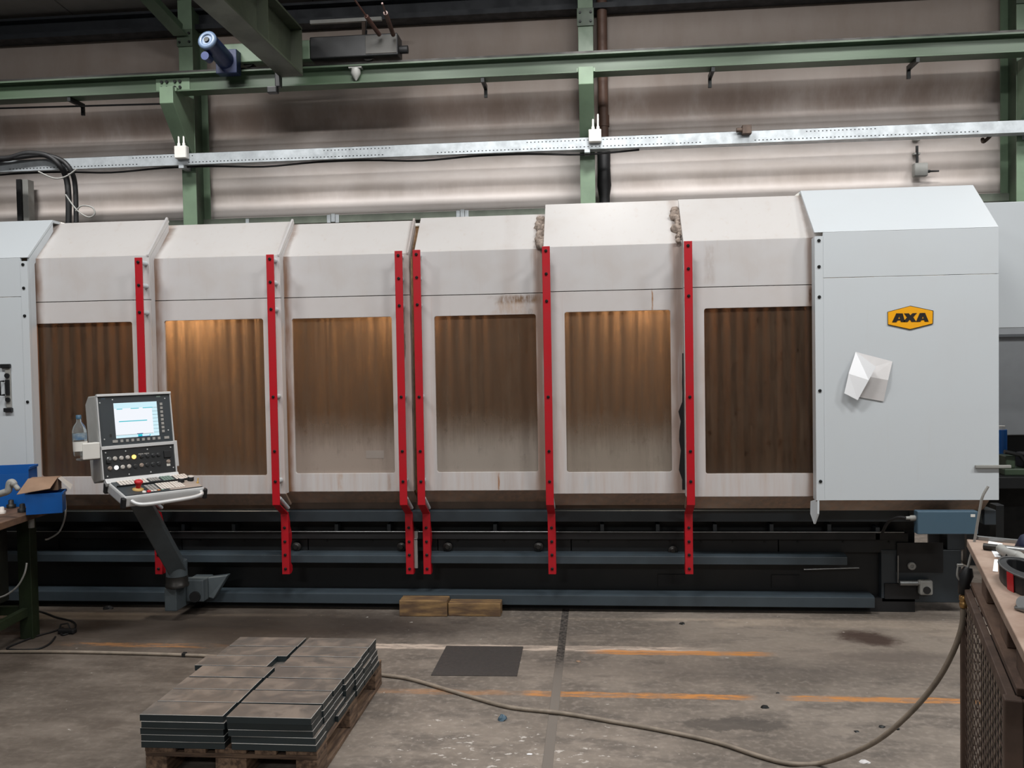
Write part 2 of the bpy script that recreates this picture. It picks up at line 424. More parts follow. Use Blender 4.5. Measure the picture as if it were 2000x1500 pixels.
def joint_mat():
    t = NT('joint_filler'); v = t.coord(); y = t.xyz(v)[1]
    n = t.ramp(t.noise(v, 40, 4), 0.35, 0.7)
    dark = t.mix(n, lin((40, 36, 34)), lin((92, 86, 80)))
    return t.done(t.bsdf(t.mix(t.ramp(y, 5.2, 5.6), lin((112, 105, 98)), dark), 0.8))
part('expansion_joint', MB().box(-0.272, -0.222, -10, 6.9, -0.011, -0.002), joint_mat(), floor)
part('cover_plate', MB().prism([(-0.995, 5.715, 0), (-0.493, 5.72, 0), (-0.487, 5.188, 0), (-0.997, 5.177, 0)], (0, 0, 0.0005), (0, 0, 0.004)),
     plain('dark_steel_cover', (74, 70, 68), 0.6, 0.2, 0.2, 30, bump=0.3), floor, label='dark flat steel cover plate set in the concrete')

def wall_mat():
    t = NT('grimy_shaded_cladding'); v = t.coord(); x, y, z = t.xyz(v)
    n = t.noise(t.scale(v, (0.5, 1, 1.2)), 1.6, 5, 0.6); s = t.noise(t.scale(v, (1.6, 1, 0.5)), 1.4, 5, 0.65)
    col = t.mix(t.ramp(n, 0.35, 0.7), lin((216, 208, 204)), lin((200, 190, 184)))
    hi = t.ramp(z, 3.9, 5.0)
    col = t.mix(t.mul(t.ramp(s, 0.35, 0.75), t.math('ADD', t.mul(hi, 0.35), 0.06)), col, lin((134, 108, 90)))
    col = t.mix(t.mul(t.ramp(z, 4.2, 5.3), 0.75), col, lin((136, 122, 112)))  # dimmer light on the upper wall painted in with the grime
    def near(c, wd): return t.ramp(t.math('ABSOLUTE', t.math('SUBTRACT', z, c)), wd, wd*0.3)
    col = t.mix(t.mul(near(4.84, 0.24), t.ramp(s, 0.2, 0.6, 0.5, 1), 0.62), col, lin((98, 76, 63)))
    col = t.mix(t.mul(near(3.93, 0.13), t.ramp(s, 0.2, 0.6, 0.5, 1), 0.45), col, lin((122, 108, 98)))
    return t.done(t.bsdf(col, 0.6, 0, 0.3))
WALL = wall_mat()
WY = 10.80
def dip(z):
    d = 0.0
    for (top, lo, bot, dep) in ((5.03, 4.74, 4.54, 0.10), (4.06, 3.88, 3.68, 0.045)):
        if bot < z < top:
            u = (top-z)/(top-lo) if z > lo else (z-bot)/(lo-bot)
            d = dep*0.5*(1-math.cos(math.pi*u))
    return d
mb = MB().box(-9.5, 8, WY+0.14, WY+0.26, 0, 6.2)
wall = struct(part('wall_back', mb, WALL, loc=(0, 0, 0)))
bays = [-9.5, -4.77, -0.055, 4.68, 8.0]
for i in range(4):
    for (z0, z1) in ((0.3, 3.66), (3.665, 4.53), (4.535, 5.30), (5.305, 6.18)):
        k = 18 if z0 > 3.6 and z1 < 5.4 else 1
        zs = [z0 + (z1-z0)*q/k for q in range(k+1)]
        a, b = bays[i]+0.004, bays[i+1]-0.004
        vs = [(x, WY+dip(z), z) for z in zs for x in (a, b)] + [(a, WY+0.139, z0), (b, WY+0.139, z0), (a, WY+0.139, z1), (b, WY+0.139, z1)]
        n = len(zs)*2
        fs = [(2*q, 2*q+1, 2*q+3, 2*q+2) for q in range(k)] + [(0, n, n+1, 1), (n-2, n-1, n+3, n+2)]
        p = MB().add(vs, fs, True)
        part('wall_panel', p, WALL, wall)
# roof: sheets rising towards the camera, eaves beam on the columns
ROOFM = plain('roof_underside', (126, 122, 118), 0.7, var=0.15, sc=2)
ceil = struct(part('ceiling', MB().add([(-9.5, 11.2, 6.20), (8, 11.2, 6.20), (8, -24, 9.4), (-9.5, -24, 9.4), (-9.5, 11.2, 6.30), (8, 11.2, 6.30), (8, -24, 9.5), (-9.5, -24, 9.5)],
    [(0, 1, 2, 3), (4, 7, 6, 5), (0, 4, 5, 1), (2, 6, 7, 3)]), ROOFM, loc=(0, 0, 0)))
for i in range(17):
    x0 = -9.45 + i*1.02
    y0, y1 = 11.1, 2.0
    zf = lambda y: 6.20 + (11.2-y)*(3.2/35.2)
    part('roof_sheet', MB().add([(x0, y0, zf(y0)-.03), (x0+1.0, y0, zf(y0)-.03), (x0+1.0, y1, zf(y1)-.03), (x0, y1, zf(y1)-.03),
        (x0, y0, zf(y0)-.001), (x0+1.0, y0, zf(y0)-.001), (x0+1.0, y1, zf(y1)-.001), (x0, y1, zf(y1)-.001)],
        [(0, 1, 2, 3), (0, 4, 5, 1), (1, 5, 6, 2), (3, 7, 4, 0), (2, 6, 7, 3)]), ROOFM, ceil)

# eaves beam (dark) along the top of the wall
t = thing('eaves_beam', 'dark steel eaves beam running along the top of the rear wall under the roof', 'beam', (0, 10.62, 5.9))
EAVE = plain('dark_navy_steel', (34, 38, 44), 0.6, var=0.3)
part('web', MB().box(-9.5, 8, 10.68, 10.72, 5.96, 6.12), EAVE, t)
part('flange', MB().box(-9.5, 8, 10.56, 10.79, 5.90, 5.96), EAVE, t)
part('flange', MB().box(-9.5, 8, 10.56, 10.79, 6.12, 6.15), EAVE, t)

# columns: I sections with a crane corbel each
def column(x, label, splice=True):
    t = thing('steel_column', label, 'column', (x, 10.5, 0))
    f = MB().box(x-.085, x+.085, 10.30, 10.315, 0, 6.15)
    part('front_flange', f, GREEN, t, 0.003)
    part('rear_flange', MB().box(x-.085, x+.085, 10.685, 10.70, 0, 6.15), GREEN, t)
    part('web', MB().box(x-.005, x+.005, 10.315, 10.685, 0, 6.15), GREEN_D, t)
    # crane corbel: boxed bracket with sloping underside
    z1, z2, z0 = 4.985, 4.80, 4.25
    c = MB().px([(10.299, z1), (9.78, z1), (9.78, z2), (10.299, z0)], x-.08, x+.08)
    part('corbel', c, GREEN, t, 0.004)
    if splice:
        part('splice_plate', MB().box(x-.095, x+.095, 10.28, 10.2995, 5.60, 5.80), GREEN_D, t, 0.003)
        for dx in (-.06, .06):
            for dz in (5.65, 5.75): part('bolt', MB().cyl((x+dx, 10.28, dz), (x+dx, 10.262, dz), .014, 6), BOLT, t)
    return t
column(-4.77, 'green steel column behind the console end of the machine, with splice bolts on the beam before it')
column(-0.06, 'green steel column in the middle of the wall beside the brown drain pipe')
column(4.68, 'green steel column at the right edge, by the grey housing behind the machine')
# rafter haunch rising from the left column
t = thing('roof_brace', 'sloping green steel brace leaning from the roof onto the left column', 'brace', (-4.8, 10.3, 5.75))
a, b = Vector((-4.80, 10.24, 5.72)), Vector((-5.15, 9.0, 6.28))
d = (b-a).normalized(); s = Vector((1, 0, 0)); u = d.cross(s).normalized()
for nm, (e0, e1), (h0, h1) in (('lower_flange', (-.08, .08), (-.01, .006)), ('web', (-.006, .006), (.006, .16))):
    if u.z < 0: u = -u
    p = MB(); q = [a+s*e0+u*h0, a+s*e1+u*h0, a+s*e1+u*h1, a+s*e0+u*h1]; p.prism(q, (0, 0, 0), b-a)
    part(nm, p, GREEN_D, t)

# crane runway beam
zt = zY(1125, 104, 9.85); zb = zY(1125, 142, 9.85)
BEAMG = plain('runway_green_paint', (70, 88, 68), 0.42, var=0.3, sc=2, stretch=(.4, 1, 3))
t = thing('crane_runway_beam', 'long green crane runway beam carried across the wall on column corbels', 'beam', (0, 9.95, zb))
part('top_flange', MB().box(-9.5, 8, 9.85, 10.05, zt-.022, zt), GREEN_D, t, 0.003)
part('bottom_flange', MB().box(-9.5, 8, 9.85, 10.05, zb, zb+.018), BEAMG, t, 0.003)
part('web', MB().box(-9.5, 8, 9.944, 9.956, zb+.018, zt-.022), BEAMG, t)
part('crane_rail', MB().box(-9.5, 8, 9.925, 9.975, zt, zt+.045), DARKMET, t)
xs = xY(338, 166, 9.94)
part('splice_plate', MB().box(xs-.20, xs+.20, 9.932, 9.9435, zb+.03, zt-.03), GREEN, t, 0.002)
for i in range(4):
    for j in range(2):
        xx = xs + (-.125, -.065, .03, .09)[i]; zz = zb + .07 + j*.065
        part('bolt', MB().cyl((xx, 9.932, zz), (xx, 9.912, zz), .017, 6), BOLT, t)
for (px, py) in ((146, 196), (945, 160), (1390, 136), (1785, 116)):
    x = xY(px, py, 9.98)
    part('cable_bracket', MB().box(x-.018, x+.018, 9.86, 10.16, zb-.05, zb-.002).box(x-.018, x+.018, 10.13, 10.16, zb-.14, zb-.05), BOLT, t)
for (x, lo) in ((-4.77, 0), (-.06, 0), (4.68, 0)):
    part('bearing_plate', MB().box(x-.10, x+.10, 9.83, 10.07, 4.9855, zb-.0005), GREEN, t)
tag(part('conductor_wire', MB().cyl(onY(-160, 216, 10.0), onY(312, 203, 10.0), 0.011, 8), RUBBER),
    'thin dark conductor bar under the crane beam left of the first column', 'wire')

# travelling bridge crane: girder runs out over the camera
zr = zt + 0.045
OLIVE = plain('shaded_olive_paint', (52, 58, 44), 0.5, var=0.3, sc=3)  # olive darkened in colour, as little light reaches the girder
t = thing('bridge_crane', 'dark green overhead bridge crane with a blue travel motor standing on the runway beam', 'crane', (-2.9, 9.9, zr))
xe = xY(570, 150, 9.62); zg = zY(570, 150, 9.62)
g0, g1 = 9.62, 1.2
part('girder_bottom_flange', MB().box(xe-.13, xe+.13, g1, g0, zg, zg+.024), OLIVE, t, 0.004)
part('girder_web', MB().box(xe-.008, xe+.008, g1, g0-.03, zg+.024, zg+.50), OLIVE, t)
part('girder_top_flange', MB().box(xe-.13, xe+.13, g1, g0, zg+.50, zg+.524), OLIVE, t, 0.004)
part('girder_end_plate', MB().box(xe-.125, xe+.125, g0-.012, g0, zg+.024, zg+.50), OLIVE, t)
for yy in (8.6, 7.4):
    part('stiffener', MB().box(xe+.009, xe+.12, yy, yy+.012, zg+.025, zg+.499), OLIVE, t)
xl, xr = xY(440, 120, 9.86), xY(778, 105, 9.86)
part('end_carriage', MB().box(xe+.14, xr, 9.83, 10.07, zr+.03, zr+.27), BLACKP, t, 0.012)
part('end_carriage', MB().box(xl, xe+.139, 9.83, 10.07, zr+.03, zr+.24), GREEN, t, 0.008, label='green end of the carriage')
part('carriage_lid', MB().box(xr-.36, xr-.01, 9.822, 9.8295, zr+.05, zr+.25), plain('dull_dark_grey', (66, 64, 60), .5, var=.2), t, 0.004, label='dull grey end section of the carriage')
part('buffer', MB().cyl((xr, 9.95, zr+.12), (xr+.09, 9.95, zr+.12), .045, 14), RUBBER, t)
for x in (xl+.25, xr-.35):
    part('wheel', MB().cyl((x, 9.90, zr+.075), (x, 10.0, zr+.075), .075, 20), DARKMET, t)
part('runner_cable_block', MB().box(xe-.17, xe-.11, 9.55, 9.63, zg-.12, zg+.10).box(xe-.25, xe-.14, 9.52, 9.60, zg-.19, zg-.12), BLACKP, t, 0.01)
pm = onY(406, 80, 9.35); pq = onY(450, 128, 9.82)
NAVYP = plain('blue_motor_paint', (30, 44, 84), 0.45, var=0.3)
mo = part('travel_motor', MB().cyl(pm, pq, .10, 20).box(pq.x-.12, pq.x+.12, 9.70, 9.83, pq.z-.12, pq.z+.14), NAVYP, t, 0.006, label='blue geared travel motor')
dm = (pm-pq).normalized()
part('fan_cover', MB().lathe(pm, dm, [(0, .105), (.02, .105), (.035, .085), (.036, .06), (.02, .055)], 20), plain('blue_grey_fan', (84, 100, 122), .4, var=.1), mo)
part('fan_hub', MB().lathe(pm+dm*.02, dm, [(0, .03), (.018, .028)], 12), BOLT, mo)
part('terminal_cap', MB().cyl(pm-Vector((.03, -.1, .16)), pm-Vector((.03, .02, .16)), .045, 12), NAVYP, mo)
# conductor rail bar with two hanging contact shoes and a lamp on the runway web
zz = zY(660, 42, 10.2)
t2 = thing('current_collector_bar', 'grey horizontal bar with a brown hanger above the crane carriage', 'bar', (xY(675, 42, 10.2), 10.2, zz))
part('bar', MB().box(xY(607, 45, 10.2), xY(746, 40, 10.2), 10.17, 10.21, zz-.02, zz+.02), GREYP, t2)
x = xY(711, 60, 10.2)
part('hanger', MB().box(x-.02, x+.02, 10.18, 10.2, zr+.26, zz-.02), BROWND, t2)
part('hanger_wire', MB().tube(smooth_path([(x+.04, 10.17, zz-.02), (x+.025, 10.16, zz-.2), (x+.05, 10.13, zr+.42), (x+.06, 10.05, zr+.27)], 5), .006, 6), RUBBER, t2)
for i, (a, b) in enumerate((((693, 0), (741, 68)), ((753, 25), (768, 68)))):
    P, Q = onY(a[0], a[1], 9.2), onY(b[0], b[1], 9.75)
    tag(part('contact_rod', MB().cyl(P.lerp(Q, 0.45) if i == 0 else P, Q, .024, 10).cyl(P+(P-Q)*.4, P.lerp(Q, .5), .010, 8), plain('dark_red_brown', (64, 38, 30), .6)),
        ('longer' if i == 0 else 'shorter') + ' brown rod hanging at a slant under the dark roof, ' + ('left' if i == 0 else 'right') + ' of the pair', 'rod', 'slanting rods under the roof')
pl = onY(695, 140, 9.90)
t3 = thing('beam_lamp', 'small grey bulb shaped lamp fixed on the runway beam right of the bridge girder', 'lamp', pl)
part('lamp_cap', MB().box(pl.x-.075, pl.x+.075, 9.86, 9.943, pl.z+.03, pl.z+.06), GREYP, t3, 0.004)
part('lamp_glass', MB().lathe((pl.x, 9.90, pl.z+.03), (0, 0, -1), [(0, .05), (.05, .055), (.09, .035), (.13, .008)], 14), GREYP, t3)

# cable tray with its boxes
zc = zY(1000, 286, 10.2)
TRAYY0, TRAYY1 = 10.12, 10.27
zl, zh = zY(1000, 297, TRAYY0), zY(1000, 274, TRAYY0)
t = thing('cable_tray', 'long galvanised perforated cable tray running across the wall below the crane beam', 'cable tray', (0, 10.2, zl))
part('side_rail', MB().box(-9.5, 8, TRAYY0, TRAYY0+.003, zl, zh).box(-9.5, 8, TRAYY0, TRAYY0+.018, zh-.003, zh), GALV, t)
part('tray_bottom', MB().box(-9.5, 8, TRAYY0+.003, TRAYY1, zl, zl+.003), GALV, t)
part('side_rail', MB().box(-9.5, 8, TRAYY1, TRAYY1+.003, zl, zh), GALV, t)
sl = MB()
for i in range(300):
    x = -6.9 + i*.0425
    if int(x*1.7) % 5 != 2: sl.box(x, x+.016, TRAYY0-.0006, TRAYY0, zl+.022, zl+.032)
    if int(x*1.3) % 3 == 0: sl.box(x, x+.014, TRAYY0-.0006, TRAYY0, zh-.036, zh-.026)
part('perforation', sl, BOLT, t, kind='stuff', label='dark punched slots')
part('tray_cable', MB().tube(smooth_path([(-9.4 + i*.62, 10.2, zl-.012-(.028 if i % 3 == 0 else 0)) for i in range(17)], 4), .011, 6), RUBBER, t)
for x in (-4.77, -.06, 4.68):
    part('tray_arm', MB().box(x-.03, x+.03, 10.10, 10.2985, zl-.04, zl-.0005), GALV, t)

def jbox(px, py, s, label, gl, Y=10.08, matl=WHITEP):
    P = onY(px, py, Y)
    t = thing('junction_box', label, 'junction box', (P.x, Y+.02, P.z-s))
    part('box', MB().box(P.x-s, P.x+s, Y-.04, TRAYY0-.001 if Y < 10.12 else Y+.05, P.z-s, P.z+s), matl, t, 0.008)
    part('lid', MB().box(P.x-s*.93, P.x+s*.93, Y-.048, Y-.0405, P.z-s*.93, P.z+s*.93), matl, t, 0.003)
    for (dx, dz, L) in gl:
        part('cable_gland', MB().lathe((P.x+dx, Y-.005, P.z+dz), (0, 0, 1) if dz > 0 else (1, 0, 0), [(0, .018), (.03, .018), (.04, .011), (L, .010)], 10), matl if dz > 0 else BLACKP, t)
    return t, P
jbox(355, 298, .072, 'white junction box with two cable glands on the tray in front of the left column', [(-.03, .072, .14), (.03, .072, .14)])
jbox(1162, 266, .070, 'white junction box with two cable glands on the tray in front of the middle column', [(-.02, .07, .15), (.035, .07, .17)])
t, P = jbox(1458, 254, .05, 'small brown junction box on the cable tray right of the middle column', [], matl=BROWND)
part('round_knob', MB().cyl((P.x-.05, 10.07, P.z), (P.x-.11, 10.07, P.z+.0), .025, 12), BROWND, t)
t, P = jbox(1797, 332, .075, 'grey junction box with black stub on the wall at the right', [(.075, -.02, .13)], Y=10.72, matl=GREYP)
part('feed_cable', MB().cyl((P.x-.03, 10.73, P.z+.075), (P.x-.03, 10.73, zl+.03), .016, 8), RUBBER, t)
for k in (.18, .34): part('cable_clip', MB().box(P.x-.065, P.x+.005, 10.72, 10.79, P.z+k, P.z+k+.02), GREYP, t)
P = onY(1925, 272, 10.3)
tag(part('wall_hook', MB().tube(smooth_path([(P.x+.09, 10.29, P.z+.10), (P.x+.05, 10.32, P.z+.03), (P.x-.01, 10.33, P.z-.02), (P.x-.04, 10.28, P.z)], 5), .02, 8), BROWND),
    'short brown bent hook under the cable tray near the right column', 'hook')
# cables at the left end of the tray
for i, (pts, r, lab) in enumerate((
    ([(-30, 306), (20, 310), (60, 300), (100, 304), (124, 322), (138, 350), (142, 390), (142, 445)], .034, 'thick black cable arching off the tray, left one of the pair'),
    ([(-30, 318), (40, 308), (90, 303), (126, 312), (146, 332), (155, 365), (157, 445)], .028, 'thick black cable arching off the tray, right one of the pair'),)):
    pp = [onY(px-8, py, 10.05 if k < 5 else 10.15) for k, (px, py) in enumerate(pts)]
    tag(part('power_cable', MB().tube(smooth_path(pp, 6), r, 10), RUBBER), lab, 'cable', 'black cables dropping from the tray')
tag(part('data_cable', MB().tube(smooth_path([onY(a, b, 10.0) for a, b in ((75, 335), (105, 348), (128, 345), (150, 330))] , 6), .009, 6).tube(
    smooth_path([onY(a, b, 10.0) for a, b in ((128, 380), (150, 410), (172, 424), (185, 418), (180, 405), (160, 402), (148, 412))], 6), .009, 6), GREYP), 'thin grey cable looping around the black cables at the left', 'cable')
P = onY(36, 380, 10.5)
t = thing('cable_conduit', 'upright dark conduit with a grey cover strip on the wall at the left edge', 'conduit', (P.x, 10.6, 2.6))
part('conduit', MB().box(P.x-.06, P.x, 10.55, 10.66, 2.6, zl), RUBBER, t)
part('cover_strip', MB().box(P.x+.001, P.x+.075, 10.58, 10.70, 2.6, zl), GREYP, t, 0.003)
# drain pipe, wall rail
P = onY(1181, 300, 10.62)
t = thing('drain_pipe', 'brown drain pipe running down the wall just right of the middle column', 'pipe', (P.x, 10.62, 3.2))
part('pipe', MB().cyl((P.x-.01, 10.65, 3.95), (P.x-.01, 10.65, 6.1), .06, 16), BROWNP, t)
for z in (4.55, 5.2): part('sleeve', MB().cyl((P.x-.01, 10.65, z), (P.x-.01, 10.65, z+.13), .07, 16), BROWNP, t)
part('black_rag_wrap', MB().lathe((P.x-.01, 10.62, 4.36), (0, 0, -1), [(0, .062), (.1, .08), (.3, .075), (.5, .085), (.62, .066), (.8, .061), (1.2, .0605)], 12), RUBBER, t, label='torn black wrapping on the lower pipe')
zq = zY(1000, 417, 10.7); 
t = thing('wall_rail', 'green grey horizontal wall rail just above the machine doors', 'rail', (0, 10.7, zq-.04))
part('rail', MB().box(-9.4, 8, 10.66, 10.798, zq-.045, zq+.045), plain('green_grey_rail', (98, 106, 94), 0.5, var=0.25), t, 0.004)
for px in (650, 903, 483):
    x = xY(px, 415, 10.65)
    if px != 483: part('rail_clip', MB().box(x-.075, x-.03, 10.645, 10.6595, zq-.05, zq+.05).box(x-.025, x+.025, 10.65, 10.6595, zq-.04, zq+.06).box(x+.03, x+.075, 10.645, 10.6595, zq-.05, zq+.05), GALV, t, 0.003)
    else: part('rail_clip', MB().box(x-.02, x+.02, 10.64, 10.6595, zq-.03, zq+.03), GALV, t)
x0, x1 = xY(545, 430, 10.5), xY(1066, 425, 10.5)
tag(part('steel_ledge', MB().px([(10.40, zq-.22), (10.40, zq-.13), (10.7985, zq-.13), (10.7985, zq-.22)], x0, x1), BROWND),
    'dark brown steel ledge under the green wall rail, above the inner doors', 'ledge')
# ================================================================== MILLING MACHINE
# ---- bed, inner cabin and fixed frame
t = thing('milling_machine', 'dark blue grey bed and inner cabin of the long milling machine under the white doors', 'machine', (0, 7.2, 0))
BX0, BX1 = -6.0, 2.60
YB = 6.50
zz = lambda py: zY(1000, py, YB)
xA0, xA1 = xY(300, 1008, YB), xY(1785, 1008, YB)
xB1 = xY(1655, 1095, YB); xC1 = xY(1710, 1172, YB)
part('bed_casting', MB().box(BX0, 2.02, 6.66, 8.3, 0.03, .84).box(2.02, BX1-.3, 6.75, 8.3, .03, .84), BED_D, t)
part('sump_gap', MB().box(BX0, BX1-.35, 6.60, 6.659, .002, .10), RUBBER, t)
part('upper_guard_strip', MB().px([(6.50, zz(1019)), (6.50, zz(998)), (6.56, zz(992)), (6.659, zz(992)), (6.659, zz(1019))], BX0, xA1), BED, t, .003)
part('door_guide_rail', MB().box(BX0, xA1-.02, 6.56, 6.659, zz(1056), zz(1044)), RUBBER, t)
part('guide_wire', MB().cyl((BX0, 6.553, zz(1041.5)), (xA1-.05, 6.553, zz(1041.5)), .0055, 8), STEEL, t, label='bright round guide bar')
for px in (290, 362, 460, 660, 762, 968, 1176, 1284, 1395, 1505, 1617):
    x = xY(px, 1030, 6.60)
    part('rail_bracket', MB().box(x-.013, x+.013, 6.56, 6.659, zz(1042), zz(1027)), BED, t)
x = xY(1711, 1040, 6.6); part('rail_bracket', MB().box(x-.014, x+.014, 6.56, 6.659, zz(1056), zz(1033)), BED, t)
edges = [BX0, -4.2, -3.2, -2.2, -1.2, -.2, .65, 1.30, xA1]
for a, b in zip(edges[:-1], edges[1:]):
    part('side_plate', MB().box(a+.003, b-.003, 6.605, 6.659, zz(1083), zz(1058)), BED_D, t, .003)
    for q in (.15, .5, .85): part('screw', MB().cyl((a+(b-a)*q, 6.605, zz(1063)), (a+(b-a)*q, 6.599, zz(1063)), .008, 8), BOLT, t)
LEDGE = plain('ledge_paint', (60, 70, 77), 0.4, var=0.2, sc=5)
for a, b in ((BX0, xY(806, 1090, YB)-.02), (xY(836, 1090, YB), xB1)):
    part('lower_guard_strip', MB().px([(6.50, zz(1101)), (6.50, zz(1086)), (6.535, zz(1082.5)), (6.659, zz(1082.5)), (6.659, zz(1101))], a, b), LEDGE, t, .003)
part('foot_strip', MB().px([(6.512, .052), (6.512, zz(1163)), (6.535, zz(1161)), (6.659, zz(1161)), (6.659, .052)], BX0+.6, xC1), LEDGE, t, .003)
for px in (580, 785, 875, 1052, 1314):
    py = 1067 if px < 1200 else 1075
    x = xY(px, py, 6.6); z = zY(px, py, 6.6)
    rl = part('guide_roller', MB().lathe((x, 6.6045, z), (0, -1, 0), [(0, .036), (.02, .036), (.024, .030), (.024, .016), (.04, .015)], 18), DARKMET, t)
for px in (1312, 1535):
    x = xY(px, 1140, 6.64); part('drain_pocket', MB().box(x-.10, x+.10, 6.65, 6.6595, .16, .25), RUBBER, t)
part('swarf_rod', MB().cyl(onY(1570, 1112, 6.60), onY(1678, 1109, 6.60), .007, 8), STEEL, t)
x, z0, z1 = xY(813, 1080, 6.53), zz(1112), zz(1040)
part('centre_stop_bracket', MB().box(x-.012, x+.012, 6.54, 6.60, z1-.055, z1).box(x-.012, x+.012, 6.52, 6.53, z0, z1-.055).box(x-.012, x+.012, 6.52, 6.60, z1-.06, z1-.05), GREYP, t)
# right end of the bed: head with its pipe fittings
x0 = xY(1716, 1100, 6.66)
part('end_block', MB().box(x0, xY(1878, 1100, 6.6), 6.60, 6.7495, .07, .45).box(xY(1850, 1100, 6.60), xY(1885, 1100, 6.6), 6.60, 6.7495, .45, .72), BED, t, .006)
part('recess_shadow_plate', MB().box(xY(1752, 1090, 6.59), xY(1842, 1090, 6.59), 6.588, 6.5995, zY(1800, 1118, 6.59), zY(1800, 1060, 6.59)), RUBBER, t, label='black plate painting the shade of a recess')  # black plates stand for the shade inside the casting's recesses
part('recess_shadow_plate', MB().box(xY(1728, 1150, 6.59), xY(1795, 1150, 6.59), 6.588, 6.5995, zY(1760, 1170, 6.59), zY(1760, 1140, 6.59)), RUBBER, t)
P = onY(1780, 1105, 6.585)
part('port_ring', MB().lathe(P, (0, -1, 0), [(0, .028), (.016, .028), (.02, .022), (.02, .012), (.008, .010)], 18), GREYP, t)
A_, B_ = onY(1757, 1139, 6.55), onY(1792, 1139, 6.55)
part('coolant_pipe', MB().cyl(A_, B_, .019, 14).tube([onY(1754, 1085, 6.57), onY(1754, 1138, 6.57)], .006, 6), STEEL, t, label='bright horizontal pipe stub')
P = onY(1808, 1148, 6.55)
vb = part('valve_block', MB().box(P.x-.045, P.x+.045, 6.53, 6.588, P.z-.05, P.z+.055).box(B_.x, P.x+.04, 6.535, 6.57, P.z+.02, P.z+.055), GREYP, t, .012)
part('valve_port', MB().cyl((P.x, 6.5295, P.z-.012), (P.x, 6.52, P.z-.012), .026, 16), BLACKP, vb)
x = xY(1943, 1020, 6.5)
part('support_leg', MB().box(x-.028, x+.028, 6.42, 6.52, .0, .80), BED_D, t, .004)
P = onY(1925, 1008, 6.3)
part('cable_gland_box', MB().box(P.x-.04, P.x+.035, 6.22, 6.36, P.z-.045, P.z+.055), BED, t, .004)
# cabin above the bed: floor, ribbed rear cover, roof
CAB = plain('cabin_brown', (112, 92, 74), 0.55, var=0.3, sc=5)
part('cabin_floor', MB().box(BX0, BX1, 6.66, 8.3, .841, .88), CAB, t)
rib = MB(); N = 620; X0, X1 = -5.2, 2.1
vs = []
for i in range(N+1):
    x = X0 + (X1-X0)*i/N
    y = 7.02 + .013*math.cos(2*math.pi*x/.098)*(.65+.45*math.sin(x*7.3)*math.sin(x*2.9))
    vs += [(x, y, .88), (x, y, 2.88)]
rib.add(vs, [(2*i, 2*i+2, 2*i+3, 2*i+1) for i in range(N)], True)
RIB = plain('ribbed_cover', (178, 160, 138), 0.38, 0.1, var=0.45, sc=2.0, stretch=(6, 1, .5))
part('ribbed_way_cover', rib, RIB, t, kind='stuff', recalc=False)
part('cabin_end_wall', MB().box(BX0, BX0+.02, 6.5, 8.3, .88, 2.9), W_CLEAN, t)
part('cabin_end_wall', MB().box(BX1-.12, BX1-.10, 6.66, 8.3, .88, 2.86), W_CLEAN, t)
part('cabin_roof', MB().box(BX0, BX1-.4, 6.75, 8.2, 2.885, 2.905), W_CLEAN, t)
# partitions that carry the lamps
SILL = plain('sill_paint', (92, 78, 68), 0.5, var=0.3)
part('door_sill', MB().box(BX0, BX1-.5, 6.53, 6.659, .70, .885), SILL, t)

